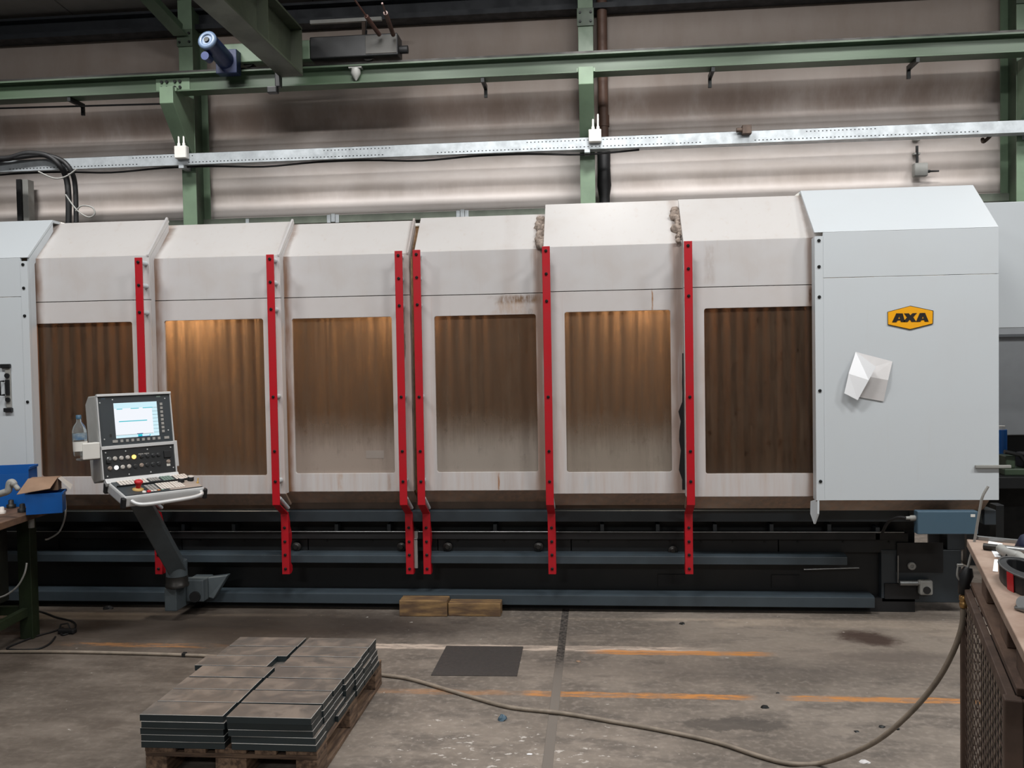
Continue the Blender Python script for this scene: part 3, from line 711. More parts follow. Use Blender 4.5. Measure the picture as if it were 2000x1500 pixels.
# ---- doors
def door(label, k, xl, xr, px_mid, bot, fold, seam, roof_px, win, leaf, edges_, glass_refl, rb, glass_lab, bar_px=None, bar_top=0, bar_lab='', marks=()):
    """k: layer plane Y; xl/xr in metres; win = (pxL, pxR, pyT, pyB); leaf -1: leading edge left, +1: right"""
    Y = k
    zb_, zf, zs = zY(px_mid, bot, Y), zY(px_mid, fold, Y), zY(px_mid, seam, Y)
    e = rb                                                       # (depth, rise) of the sloping roof sheet
    wx0, wx1 = xY(win[0], 775, Y), xY(win[1], 775, Y)
    wz1, wz0 = zY((win[0]+win[1])/2, win[2], Y), zY((win[0]+win[1])/2, win[3], Y)
    t = thing('sliding_door', label, 'door', ((xl+xr)/2, Y, zb_), group=None)
    cx = (xl+xr)/2
    mk = [(xY(px, (py0+py1)/2, Y)-cx, hw, zY(px, py1, Y)-zb_, zY(px, py0, Y)-zb_, st, c) for (px, py0, py1, hw, st, c) in marks]
    mt = white_mat('door_sheet', (195, 193, 193), [(a-cx, wd, st) for a, wd, st in edges_], 0.30, 0.15, mk)
    mr = white_mat('door_roof_sheet', (198, 195, 193), [(a-cx, wd*.8, st*.5) for a, wd, st in edges_], 0.30, 0.0)  # edge smudges paint the neighbouring rim's shadow together with dirt
    mf = white_mat('door_frame_sheet', (195, 191, 190), [(a-cx, wd, st) for a, wd, st in edges_], 0.32, 0.25, mk)
    fr = MB(); rect_frame(fr, xl, xr, zb_, zs-.0025, wx0, wx1, wz0, wz1, .016, Y, Y+.022)
    part('window_frame', fr, mf, t, .002)
    part('upper_sheet', MB().box(xl, xr, Y, Y+.022, zs+.0025, zf), mt, t, .002)
    part('seam_light_block', MB().box(xl+.02, xr-.02, Y+.0222, Y+.034, zs-.03, zs+.03), SILL, t)  # added strip that stops cabin light leaking through the seam
    dy, dz = e; L = math.hypot(dy, dz); ny, nz = dz/L*.02, -dy/L*.02
    part('roof_sheet', MB().px([(Y+.0005, zf+.0006), (Y+dy, zf+dz), (Y+dy+ny, zf+dz+nz), (Y+.022, zf-.004)], xl, xr), mr, t, .002)
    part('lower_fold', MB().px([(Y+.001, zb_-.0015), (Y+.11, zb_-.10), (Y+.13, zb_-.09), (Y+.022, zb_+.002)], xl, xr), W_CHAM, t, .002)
    g = glass_mat('window_polycarbonate', *glass_refl)
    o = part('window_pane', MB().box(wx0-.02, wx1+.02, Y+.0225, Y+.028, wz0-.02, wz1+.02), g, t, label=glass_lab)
    # end cheek on the leading edge (follows the roof and lower fold)
    xe = xr if leaf > 0 else xl
    prof = [(Y+.023, zb_), (Y+.023, zf-.006), (Y+dy, zf+dz-.03), (Y+dy+.0, zf+dz-.09), (Y+.075, zf-.03), (Y+.075, zb_)]
    part('end_cheek', MB().px(prof, xe-.016 if leaf > 0 else xe, xe if leaf > 0 else xe+.016), mt, t)
    # rim on the sloping roof edge
    if leaf > 0: part('roof_rim', MB().px([(Y-.004, zf-.008), (Y+dy, zf+dz+.006), (Y+dy-ny, zf+dz-nz+.001), (Y-.008, zf+.004)], xe-.014, xe), mt, t)
    if bar_px:
        Yb = Y-.10; xb = xY(bar_px, 780, Yb)
        zt_ = zY(bar_px, bar_top, Yb); zk = zY(bar_px, 986, Yb); Yl = min(Y+.065, 6.49); zl_ = zY(bar_px+8, 1121, Yl); zk2 = zY(bar_px+8, 1003, Yl)
        h = .0275
        b = MB().px([(Yb-.012, zt_), (Yb, zt_), (Yb, zk+.005), (Yl+.001, zk2+.008), (Yl+.001, zl_), (Yl-.012, zl_), (Yl-.012, zk2), (Yb-.012, zk)], xb-h, xb+h)
        bar = part('guide_bar', b, RED, t, .0025, label=bar_lab)
        sd = 1 if bar_px < 1162 else -1
        side = MB().px([(Yl, zk2+.01), (Yl+.030, zk2-.06), (Yl+.032, zk2-.10), (Yl+.062, zk2-.15), (Yl+.062, zk2-.21), (Yl+.03, zk2-.25), (Yl+.03, zl_+.08), (Yl+.06, zl_+.05), (Yl+.06, zl_+.015), (Yl+.035, zl_), (Yl, zl_)], xb+sd*(h-.010), xb+sd*h)
        part('side_plate', side, RED, bar)
        me = mesh_of('bolt', MB().lathe((0, 0, 0), (0, -1, 0), [(0, .0105), (.007, .0105), (.009, .007)], 10), BOLT)
        for py in (bar_top+9, bar_top+54, bar_top+107, 775, 881, 940):
            q = (xb, Yb-.012, zY(bar_px, py, Yb))
            inst('bolt', me, bar, q)
        for py in (1030, 1057, 1083, 1110): inst('bolt', me, bar, (xb, Yl-.012, zY(bar_px+8, py, Yl)))
        ms = mesh_of('spacer', MB().cyl((0, 0, 0), (0, .0995, 0), .017, 12), W_CLEAN)
        for py in (bar_top+9, bar_top+54, bar_top+107, 775, 941): inst('spacer', ms, bar, (xb, Yb, zY(bar_px, py, Yb)))
        part('strut', MB().cyl((xb+.012, Yb+.03, zk+.045), (xb+.015, Yl+.03, zk-.055), .014, 10), W_CLEAN, bar)
    return t
DY = (6.26, 6.34, 6.42)
X = lambda px, Y: xY(px, 780, Y)
# (tint, painted reflection colour, its height above the door bottom, its amount, streaks)
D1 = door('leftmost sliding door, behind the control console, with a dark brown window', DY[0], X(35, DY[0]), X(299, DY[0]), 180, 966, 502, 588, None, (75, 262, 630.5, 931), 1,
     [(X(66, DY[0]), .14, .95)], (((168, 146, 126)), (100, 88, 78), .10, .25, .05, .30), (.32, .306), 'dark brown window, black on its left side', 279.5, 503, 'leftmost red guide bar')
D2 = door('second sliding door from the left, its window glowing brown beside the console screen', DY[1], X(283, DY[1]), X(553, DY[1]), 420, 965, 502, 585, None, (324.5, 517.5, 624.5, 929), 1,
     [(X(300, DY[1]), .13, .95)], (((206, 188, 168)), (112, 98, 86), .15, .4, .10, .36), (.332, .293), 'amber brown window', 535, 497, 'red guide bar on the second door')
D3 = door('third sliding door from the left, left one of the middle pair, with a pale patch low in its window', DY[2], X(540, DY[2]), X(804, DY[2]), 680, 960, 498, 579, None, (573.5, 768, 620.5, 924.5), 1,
     [(X(556, DY[2]), .10, .95), (X(800, DY[2]), .05, .35)], (((200, 182, 162)), (150, 137, 127), .42, .70, .10, .38), (.273, .277), 'brown window with painted grey reflection in its lower part', 784.5, 490, 'red guide bar left of the middle gap',
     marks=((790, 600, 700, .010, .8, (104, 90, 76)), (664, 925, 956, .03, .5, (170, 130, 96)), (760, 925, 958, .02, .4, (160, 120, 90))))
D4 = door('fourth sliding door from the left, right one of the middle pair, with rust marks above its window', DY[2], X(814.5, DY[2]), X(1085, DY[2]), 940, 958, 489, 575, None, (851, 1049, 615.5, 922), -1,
     [(X(1058, DY[2]), .09, .65), (X(1000, DY[2]), .10, .12)], (((178, 158, 140)), (146, 137, 128), .42, .66, .12, .42), (.285, .29), 'dim brown window with painted grey reflection in its lower part', 819.5, 488, 'red guide bar right of the middle gap',
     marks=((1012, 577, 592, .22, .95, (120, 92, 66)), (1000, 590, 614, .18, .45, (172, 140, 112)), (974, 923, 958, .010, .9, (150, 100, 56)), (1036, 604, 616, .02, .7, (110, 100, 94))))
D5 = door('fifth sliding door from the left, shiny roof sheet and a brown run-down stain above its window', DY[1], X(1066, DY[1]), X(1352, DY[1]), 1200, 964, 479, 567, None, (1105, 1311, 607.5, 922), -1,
     [(X(1326, DY[1]), .08, .55)], (((204, 186, 168)), (136, 126, 115), .42, .62, .14, .40), (.36, .36), 'brown window with flaking and a painted grey reflection low down', 1071, 481, 'second red guide bar from the right',
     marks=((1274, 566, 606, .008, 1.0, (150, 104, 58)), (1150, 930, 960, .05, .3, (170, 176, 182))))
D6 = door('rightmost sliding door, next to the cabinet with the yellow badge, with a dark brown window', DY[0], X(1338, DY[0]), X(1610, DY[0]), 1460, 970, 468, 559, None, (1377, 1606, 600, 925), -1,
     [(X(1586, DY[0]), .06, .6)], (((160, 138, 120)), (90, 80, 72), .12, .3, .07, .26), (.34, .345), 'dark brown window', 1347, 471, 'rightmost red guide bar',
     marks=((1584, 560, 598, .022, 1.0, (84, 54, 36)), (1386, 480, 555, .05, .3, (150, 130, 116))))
xg0, xg1 = X(802, DY[2]+.09), X(817, DY[2]+.09)
part('gap_light_block', MB().box(xg0-.05, xg1+.05, DY[2]+.09, DY[2]+.12, zY(810, 962, 6.5), zY(810, 500, 6.5)).px([(DY[2]+.09, zY(810, 501, 6.5)), (DY[2]+.38, 2.90), (DY[2]+.40, 2.88), (DY[2]+.12, zY(810, 505, 6.5))], xg0-.05, xg1+.05),
     plain('brown_gap_strip', (112, 88, 62), 0.8, var=0.4, sc=14), D3, label='added brown strip closing the middle gap')  # added strip that keeps the lit cabin from glowing through the gap
# pale patch low on the third window, black torn rubber beside the right doors
A_, B_ = onY(715, 880, DY[2]+.0224), onY(750, 895, DY[2]+.0224)
part('pale_patch', MB().box(A_.x, B_.x, DY[2]+.0212, DY[2]+.0224, B_.z, A_.z), plain('pale_patch', (150, 140, 132), .6, var=.1), D3, label='pale patch on the window')
rz = random.Random(9); pts = []
for k in range(15):
    py = 690 + k*19; wpx = 3 + (9 if 800 < py < 925 else 1.5)*rz.uniform(.4, 1)
    pts.append(onY(1336.5-wpx, py, DY[1]-.004))
tr_ = MB(); q_ = pts + [Vector((xY(1339.5, 690+k*19, DY[1]-.004), DY[1]-.004, pts[k].z)) for k in range(15)]
tr_.add(q_ + [p+Vector((0, .003, 0)) for p in q_], [(k, k+1, 16+k, 15+k) for k in range(14)] + [(30+k, 45+k, 46+k, 31+k) for k in range(14)] + [(k, 30+k, 31+k, k+1) for k in range(14)])
part('torn_rubber_seal', tr_, RUBBER, D5, label='torn black rubber strip at the right edge')
# torn seal between the right doors
def torn(d, px0, px1, y0, y1, Y, seed, lab):
    r = random.Random(seed); b = MB()
    n = 26
    for i in range(n):
        f = i/(n-1); px = px0[0]+(px0[1]-px0[0])*f; py = y0+(y1-y0)*f
        P = onY(px, py, Y + (.27*(1-f)))
        s_ = .010+.030*r.random()
        pts = []
        b.lathe(P+Vector((r.uniform(-.03, .03), -.008, 0)), (r.uniform(-.6, .6), -1, r.uniform(-.5, .5)), [(0, s_), (.008, s_*1.15), (.016, s_*.6)], 7)
    return part('torn_foam_seal', b, plain('torn_foam', (176, 160, 148), 0.9, var=0.55, sc=40), d, label=lab, kind='stuff')
torn(D4, (1060, 1059), None, 428, 480, DY[2]-.005, 3, 'crumbling torn foam along the roof joint')
torn(D5, (1322, 1330), None, 408, 470, DY[1]-.005, 4, 'crumbling torn foam along the roof joint')

# ---- fixed cabinets at both ends
def cabinet(label, Y, xl, xr, px_mid, bot, fold, seam, rb, leaf, bolts, flange=False):
    zb_, zf, zs = zY(px_mid, bot, Y), zY(px_mid, fold, Y), zY(px_mid, seam, Y)
    t = thing('end_cabinet', label, 'cabinet', ((xl+xr)/2, Y, zb_))
    xs_ = xl+.055 if leaf < 0 else xl; xe_ = xr if leaf < 0 else xr-.055
    part('lower_sheet', MB().box(xs_, xe_, Y, Y+.02, zb_, zs-.0015), W_CLEAN, t, .0015)
    part('upper_sheet', MB().box(xs_, xe_, Y, Y+.02, zs+.0015, zf), W_CLEAN, t, .0015)
    q0, q1 = (xl, xs_-.0005) if leaf < 0 else (xe_+.0005, xr)
    st = part('edge_strip', MB().box(q0, q1, Y-.003, Y+.02, zb_, zf-.025), W_CLEAN, t, .0015)
    q2 = (q0, q0+.015) if leaf < 0 else (q1-.015, q1)
    part('edge_return', MB().box(q2[0], q2[1], Y+.0205, Y+.085, zb_, zf-.03), W_CLEAN, t)
    dy, dz = rb; L = math.hypot(dy, dz); ny, nz = dz/L*.02, -dy/L*.02
    part('roof_sheet', MB().px([(Y-.002, zf+.001), (Y+dy, zf+dz), (Y+dy+ny, zf+dz+nz), (Y+.022, zf+.001)], xl, xr), W_CLEAN, t, .002)
    part('end_plate', MB().px([(Y+.021, zb_), (Y+.023, zf-.004), (Y+dy, zf+dz-.03), (Y+1.0, zf+dz-.03), (Y+1.0, zb_)] if leaf < 0 else [(Y+.021, zb_), (Y+.023, zf-.004), (Y+dy, zf+dz-.03), (Y+dy, zf+dz-.09), (Y+.085, zf-.04), (Y+.085, zb_)],
         xr-.015 if leaf < 0 else xr-.0155, xr-.0005), W_CLEAN, t)
    part('top_sheet', MB().box(xl, xr, Y+dy+.015, Y+1.0, zf+dz-.022, zf+dz-.002), W_CLEAN, t)
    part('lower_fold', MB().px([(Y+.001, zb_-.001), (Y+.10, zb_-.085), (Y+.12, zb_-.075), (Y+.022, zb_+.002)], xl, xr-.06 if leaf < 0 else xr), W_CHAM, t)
    me = mesh_of('bolt', MB().lathe((0, 0, 0), (0, -1, 0), [(0, .011), (.006, .011), (.008, .007)], 10), BOLT)
    for (px, py) in bolts:
        x = (q0+q1)/2 - (.004 if leaf > 0 else -.0); inst('bolt', me, st, (x, Y-.003, zY(px, py, Y)))
    return t, zb_, zf
YC = 6.16
xcl, xcr = X(1593, YC), X(1951, YC)
CABR, zb_, zf = cabinet('clean white end cabinet at the right, carrying the yellow hexagon badge', YC, xcl, xcr, 1770, 977, 449, 539, (.40, .35), -1,
     [(1600, 470), (1600, 521), (1600, 580), (1600, 763), (1602, 940)])
P = onY(1595, 1000, YC)
part('hanging_flap', MB().prism([(P.x-.02, YC+.06, zb_-.015), (P.x+.012, YC-.002, zb_+.012), (P.x+.010, YC-.004, zb_-.09), (P.x-.006, YC+.03, zb_-.165), (P.x-.022, YC+.06, zb_-.10)], (-.006, 0, 0), (.006, 0, 0)), W_CLEAN, CABR)
P = onY(1930, 912, YC-.03)
part('latch_bar', MB().box(P.x-.075, P.x+.15, YC-.022, YC-.003, P.z-.010, P.z+.010), GREYP, CABR, .003)
# badge: yellow hexagon with raised black letters
def bp(cx, cy, Y): return onY(1620+cx/6.25, 560+cy/6.25, Y)
bd = part('badge', MB().prism([bp(*q, YC-.001) for q in ((708, 306), (986, 232), (1266, 292), (1262, 452), (984, 524), (710, 464))], (0, 0, 0), (0, -.006, 0)), BLACKL, CABR, label='yellow hexagonal maker badge with black rim')
yl = part('badge_face', MB().prism([bp(*q, YC-.0072) for q in ((714, 311), (986, 238), (1260, 297), (1256, 448), (984, 517), (716, 459))], (0, 0, 0), (0, -.002, 0)), YELLOW, bd, label='yellow face')
LT = [[((765, 432), (815, 325), (850, 325), (868, 325), (838, 392), (826, 418), (818, 432)),             # A
       ((868, 325), (893, 325), (922, 428), (872, 430), (866, 408), (828, 410), (836, 392), (862, 392), (850, 352))],
      [((910, 326), (968, 324), (988, 350), (1012, 323), (1066, 321), (1022, 372), (1058, 426), (1000, 428), (980, 398), (956, 428), (896, 430), (946, 374))],
      [((1056, 428), (1102, 321), (1135, 320), (1152, 320), (1128, 390), (1118, 412), (1110, 426)),
       ((1152, 320), (1166, 318), (1210, 424), (1162, 426), (1154, 404), (1116, 407), (1126, 388), (1150, 387), (1136, 346))]]
for polys in LT:
    b = MB()
    for pl_ in polys: b.prism([bp(*q, YC-.0095) for q in pl_], (0, 0, 0), (0, -.0025, 0))
    part('letter', b, BLACKL, bd)
# paper sheets taped to the cabinet
t = thing('paper_sheet', 'creased white paper sheet on the right cabinet below the badge, left flap folded over', 'paper', bp(320, 795, YC))
rw = lambda cx, cy, off: onY(1620+cx/6.25, 560+cy/6.25, YC-off)
part('back_sheet', MB().add([rw(320, 795, .004), (rw(770, 912, .006)), rw(716, 1140, .035), rw(505, 1102, .035), rw(230, 1060, .030), rw(662, 1400, .008), rw(345, 1345, .006), rw(200, 1300, .006)],
     [(0, 1, 2, 3, 4), (4, 3, 2, 5, 6, 7)]), PAPER2, t, label='creased back of the sheet', recalc=False)
part('folded_flap', MB().add([rw(320, 795, .008), rw(568, 975, .10), rw(480, 1140, .085), rw(235, 1060, .045), rw(345, 1385, .06), rw(180, 1300, .04)],
     [(0, 1, 2, 3), (3, 2, 4, 5)]), PAPER, t, recalc=False)

xml, xmr = -6.02, X(62.5, YC)
CABL, zb2, zf2 = cabinet('white end cabinet at the left edge with a black door handle', YC, xml, xmr, 20, 974, 504, 580, (.325, .32), 1,
     [(37, 517), (38, 563), (40, 617), (46, 785)])
P = onY(12, 758, YC-.03)
hd = part('door_handle', MB().box(P.x-.02, P.x+.022, YC-.010, YC-.0006, P.z-.144, P.z+.144), GREYP, CABL, .003, label='grey handle plate with black fittings')
part('handle_block', MB().box(P.x-.05, P.x+.025, YC-.022, YC-.0005, P.z+.145, P.z+.175), BLACKP, hd, .004)
part('handle_block', MB().box(P.x-.035, P.x+.03, YC-.022, YC-.0005, P.z-.175, P.z-.145), BLACKP, hd, .004)
part('lock_cylinder', MB().cyl((P.x, YC-.0105, P.z+.09), (P.x, YC-.022, P.z+.09), .018, 14).cyl((P.x, YC-.0105, P.z-.085), (P.x, YC-.022, P.z-.085), .018, 14).box(P.x-.016, P.x+.016, YC-.02, YC-.0105, P.z-.05, P.z+.06), BLACKP, hd, .002)
part('grip', MB().tube([(P.x-.03, YC-.0105, P.z+.05), (P.x-.03, YC-.055, P.z+.05), (P.x-.03, YC-.055, P.z-.05), (P.x-.03, YC-.0105, P.z-.05)], .007, 8), BLACKP, hd)

# housing behind the right cabinet
x0 = xcr+.10; Yh = 7.25
z1, z0 = zY(1975, 394, Yh), zY(1975, 640, Yh)
t = thing('rear_housing', 'pale white machine housing behind the right cabinet, cut by the right edge of the photo', 'housing', (x0+1.2, Yh, z0))
part('front_sheet', MB().box(x0, x0+2.4, Yh, Yh+.02, z0, z1), W_CLEAN, t, .004)
part('body', MB().box(x0+.02, x0+2.38, Yh+.021, Yh+1.1, z0+.01, z1-.005), W_CLEAN, t)
part('underside_lip', MB().box(x0, x0+2.4, Yh+.004, Yh+.06, z0-.05, z0-.001), MACHG, t)
part('rear_leg', MB().box(x0+2.2, x0+2.36, Yh+.4, Yh+.7, 0, z0+.009), BED_D, t)
# slate blue terminal box below the right cabinet
Yt = 6.05; A_, B_ = onY(1792, 999, Yt), onY(1911, 1044, Yt)
t = thing('terminal_box', 'slate blue terminal box hanging below the right end cabinet', 'terminal box', ((A_.x+B_.x)/2, Yt, B_.z))
zt2 = A_.z
part('body', MB().box(A_.x, B_.x, Yt+.006, Yt+.07, B_.z, zt2), TBOX, t, .004)
part('lid', MB().box(A_.x+.002, B_.x-.002, Yt, Yt+.0055, B_.z+.003, zt2-.003), TBOX, t, .002)
P = onY(1900, 1007, Yt)
part('label_plate', MB().box(P.x-.014, P.x+.014, Yt-.002, Yt-.0002, P.z-.009, P.z+.009), WHITEP, t, label='small white label plate')
part('rear_bracket', MB().box(A_.x+.1, B_.x-.1, Yt+.0705, 6.599, zt2-.14, zt2-.04), BED_D, t)
part('cable_gland', MB().lathe((A_.x-.0005, Yt+.04, zt2-.05), (-1, 0, 0), [(0, .018), (.03, .018), (.035, .012), (.06, .011)], 12), GREYP, t)
part('feed_cable', MB().tube(smooth_path([(A_.x-.06, Yt+.04, zt2-.05), (A_.x-.10, Yt+.08, zt2-.055), (A_.x-.14, Yt+.15, zt2-.10), (A_.x-.13, Yt+.3, zt2-.2)], 6), .010, 8), RUBBER, t)
# ================================================================== CONTROL CONSOLE on its swing arm
TH = math.radians(50); TI = math.radians(8); TS = math.radians(14)
P0 = onY(268, 870, 5.55)
con = thing('control_console', 'grey and black control console with a lit screen on a swing arm at the left', 'console', P0, TH)
# panel frame: u right, w up along the leaning panel, d out towards the operator
CT, ST = math.cos(TI), math.sin(TI)
PM = Matrix(((1, 0, 0, 0), (0, -CT, ST, 0), (0, ST, CT, 0), (0, 0, 0, 1)))
def PBX(mb, u0, u1, w0, w1, d0, d1): 
    M = PM
    return mb.box(u0, u1, d0, d1, w0, w1, M)
def pp(u, w_, d): return PM @ Vector((u, d, w_))
U0, U1 = -.232, .240
part('housing', MB().prism([pp(U0-.004, .335, -.004), pp(U0-.004, -.205, -.004), pp(U0-.004, -.215, -.15), pp(U0-.004, -.17, -.19), pp(U0-.004, .30, -.19), pp(U0-.004, .345, -.13)], (0, 0, 0), (U1-U0+.008, 0, 0)),
     plain('console_grey', (172, 172, 168), 0.4, 0.1, 0.1), con, .006, local=True)
fr = MB(); 
PBX(fr, U0-.004, U1+.004, .326, .342, -.003, .022); PBX(fr, U0-.004, U1+.004, -.012, .010, -.003, .016)
PBX(fr, U0-.004, U0+.004, -.20, .326, -.003, .016); PBX(fr, U1-.004, U1+.004, -.20, .326, -.003, .016)
part('trim_frame', fr, ALU, con, .002, local=True, label='bright metal frame')
part('side_rail', PBX(MB(), U1+.005, U1+.022, -.16, .012, -.06, .010), ALU, con, .003, local=True)
sp = part('screen_panel', PBX(MB(), U0+.005, U1-.005, .0105, .3255, -.003, .006), PANELB, con, .001, local=True, label='dark upper panel around the screen')
kp = part('switch_panel', PBX(MB(), U0+.005, U1-.005, -.195, -.0125, -.003, .006), PANELB2, con, .001, local=True, label='black lower panel of push buttons')
SX0, SX1, SW0, SW1 = -.131, .148, .055, .281
scr = part('screen', PBX(MB(), SX0, SX1, SW0, SW1, .0062, .0075), emit('screen_glow', (238, 242, 248), 1.05), con, local=True, label='lit pale screen')
CY, DBL, PAL, DK = emit('screen_cyan', (50, 200, 216), .9), emit('screen_blue', (0, 66, 150), .9), emit('screen_pale_blue', (208, 240, 250), 1.0), emit('screen_dark', (96, 84, 78), .6)
W_, H_ = SX1-SX0, SW1-SW0
def sbox(nm, a, b, c, d_, mt, k=.0003): part(nm, PBX(MB(), SX0+a*W_, SX0+b*W_, SW0+c*H_, SW0+d_*H_, .0076, .0077+k), mt, scr, local=True)
sbox('title_band', 0.002, .998, .84, .998, PAL); sbox('softkey_column', .875, .998, .002, .839, PAL); sbox('status_band', .002, .874, .002, .075, PAL)
sbox('title_line', .06, .19, .815, .835, CY); sbox('title_line', .38, .57, .817, .837, CY); sbox('title_line', .66, .89, .819, .839, CY, .0005)
sbox('divider_line', .09, .74, .455, .480, CY); sbox('status_line', .0, .86, .078, .086, DK); sbox('status_mark', .50, .60, .012, .074, CY, .0006)
sbox('status_mark', .48, .62, .086, .100, DBL, .0006); sbox('status_mark', .50, .78, .0, .012, DBL, .0006); sbox('status_mark', .77, .79, .014, .06, CY, .0006)
for i in range(8): sbox('softkey_line', .875, .998, .10+i*.103, .107+i*.103, DK, .0006)
me = mesh_of('key', PBX(MB(), -.0085, .0085, -.0085, .0085, 0, .004), KEYM)
for i in range(8): inst('softkey', me, sp, lloc=pp(.176, .262-i*.0258, .0062))
for i in range(8): inst('softkey', me, sp, lloc=pp(-.098+i*.0345, .037, .0062))
mw = mesh_of('wide_key', PBX(MB(), -.016, .016, -.0085, .0085, 0, .004), KEYM)
for u in (-.140, .195): inst('wide_key', mw, sp, lloc=pp(u, .037, .0062))
ms = mesh_of('panel_screw', MB().cyl((0, 0, 0), PM.to_3x3() @ Vector((0, .003, 0)), .0045, 8), ALU)
for (u, w_) in ((-.215, .288), (-.135, .305), (.205, .298), (.210, .085), (-.205, .055)): inst('screw', ms, sp, lloc=pp(u, w_, .0062))
for (u, w_) in ((-.205, -.030), (-.08, -.030), (.06, -.030), (.215, -.030), (-.205, -.18), (-.07, -.18), (.07, -.18), (.222, -.165)): inst('screw', ms, kp, lloc=pp(u, w_, .0062))
part('port_hole', PBX(MB(), -.17, -.157, .065, .085, .006, .0068), BLACKP, sp, local=True)
part('name_tag', PBX(MB(), -.205, -.180, .310, .317, .006, .0066), TBOX, sp, local=True, label='small blue tag')
part('model_tag', PBX(MB(), .150, .176, .308, .317, .006, .0066), KEYG, sp, local=True, label='small grey tag')
nrm = PM.to_3x3() @ Vector((0, 1, 0))
mbtn = {}
def button(u, w_, mat, r=.0105, lab=None):
    if mat.name not in mbtn: mbtn[mat.name] = mesh_of('push_button', MB().lathe((0, 0, 0), nrm, [(0, .0135), (.004, .0135), (.0042, r), (.012, r), (.013, r*.8)], 14), mat)
    o = inst('push_button', mbtn[mat.name], kp, lloc=pp(u, w_, .0062))
    if lab: o['label'] = lab
BW = plain('button_grey', (176, 172, 166), 0.4, var=0.06); BD = plain('button_dull', (138, 124, 114), 0.4, var=0.06); BK = plain('button_dark', (40, 42, 44), 0.4, var=0.1)
LIT = emit('lit_white', (255, 255, 255), 2.2); LITO = emit('lit_amber', (255, 196, 96), 3.0)
for i, mt in enumerate((BW, BW, BW, LITO)): button(-.150+i*.040, -.072, mt, lab='lit amber button' if mt is LITO else None)
for i, mt in enumerate((BD, LIT, BW, BW)): button(-.186+i*.040, -.130, mt, lab='lit white button' if mt is LIT else None)
button(.014, -.130, BD)
for i, u in enumerate((-.025, .052, .090, .128)): button(u, -.130 if i else -.132, BK)
for u in (.020, .058, .096, .130): button(u, -.072, BK)
button(.192, -.122, BD)
part('key_switch', MB().lathe(pp(-.188, -.072, .0062), nrm, [(0, .015), (.006, .015), (.007, .010), (.02, .009)], 12), STEEL, kp, local=True)
part('selector_lever', PBX(MB(), -.205, -.178, -.098, -.080, .008, .022), BLACKP, kp, .002, local=True)
for u in (.012, .050): part('selector_mark', PBX(MB(), u-.012, u+.020, -.060, -.054, .0062, .0066), KEYM, kp, local=True)
part('black_socket', PBX(MB(), .165, .212, -.096, -.050, .0062, .016), BLACKP, kp, .002, local=True)
part('white_label', PBX(MB(), .180, .204, -.152, -.136, .0062, .0068), WHITEP, kp, local=True)
# keyboard tray sloping to the operator
h = pp(0, -.205, .004); CS, SS = math.cos(TS), math.sin(TS)
TM = Matrix(((1, 0, 0, 0), (0, -CS, SS, h.y), (0, -SS, CS, h.z), (0, 0, 0, 1)))    # columns: u, forward, up... applied to (u, forward, up)
TM = Matrix(((1, 0, 0, 0), (0, -CS, -SS*-1*0 - SS*0, h.y), (0, -SS, CS, h.z), (0, 0, 0, 1)))
TM = Matrix(((1, 0, 0, 0), (0, -CS, -SS, h.y), (0, -SS, CS, h.z), (0, 0, 0, 1)))
def TB(mb, u0, u1, f0, f1, z0, z1): return mb.box(u0, u1, f0, f1, z0, z1, TM)
V0, V1, FD = -.215, .300, .30
part('hinge_bar', MB().prism([pp(-.228, -.196, .004), pp(-.228, -.196, .03), pp(-.228, -.225, .05), pp(-.228, -.245, .03), pp(-.228, -.235, -.02)], (0, 0, 0), (.47, 0, 0)), ALU, con, .003, local=True)
part('tray_body', TB(MB(), V0, V1, .02, FD, -.075, -.004), ALU, con, .012, local=True, label='rounded bright metal tray')
part('tray_top', TB(MB(), V0+.012, V1-.012, .026, FD-.012, -.0039, .001), PANELB, con, .001, local=True, label='dark keyboard foil')
part('pale_key_field', TB(MB(), .08, V1-.014, .15, FD-.016, .0011, .0024), plain('pale_foil', (150, 140, 132), .5, var=.05), con, local=True)
part('step_ridge', TB(MB(), V0+.014, V1-.014, .135, .143, .0011, .012), BLACKP, con, .002, local=True)
for (u, f) in ((V0-.002, .02), (V1+.002, .02), (V0-.002, FD-.004), (V1+.002, FD-.004)):
    part('corner_bumper', TB(MB(), u-.014, u+.014, f-.022, f+.014, -.080, -.012), RUBBER, con, .008, local=True)
def keypad(nm, u0, f0, nx, ny, du, df, mt, kw=.8):
    b = MB()
    for i in range(nx):
        for j in range(ny): TB(b, u0+i*du, u0+i*du+du*kw, f0+j*df, f0+j*df+df*kw, .0026, .0062)
    part(nm, b, mt, con, .001, local=True, kind='stuff', label=None)
keypad('keypad', -.17, .042, 9, 4, .0205, .022, KEYW); keypad('keypad', .025, .045, 4, 3, .017, .022, KEYM); keypad('keypad', .105, .042, 4, 4, .018, .021, KEYG); keypad('keypad', .19, .040, 5, 4, .018, .022, KEYW)
keypad('keypad', -.045, .165, 3, 4, .022, .024, KEYM); keypad('keypad', .03, .155, 5, 5, .018, .022, KEYW); keypad('keypad', .125, .155, 4, 5, .016, .022, KEYW)
keypad('key_row', -.045, .262, 2, 1, .022, .020, KEYW); keypad('key_row', .0, .262, 1, 1, .022, .020, KEYO); keypad('key_row', .024, .262, 1, 1, .022, .02, KEYG)
up_ = TM.to_3x3() @ Vector((0, 0, 1))
def T3(u, f, z): return TM @ Vector((u, f, z))
es = part('emergency_stop', MB().lathe(T3(-.10, .215, .0012), up_, [(0, .014), (.022, .014), (.03, .016), (.046, .026), (.056, .026), (.062, .018)], 20), REDP, con, local=True, label='red mushroom stop button')
part('stop_collar', MB().lathe(T3(-.10, .215, .0011), up_, [(0, .034), (.004, .034), (.012, .020)], 22), AMBER, es, local=True)
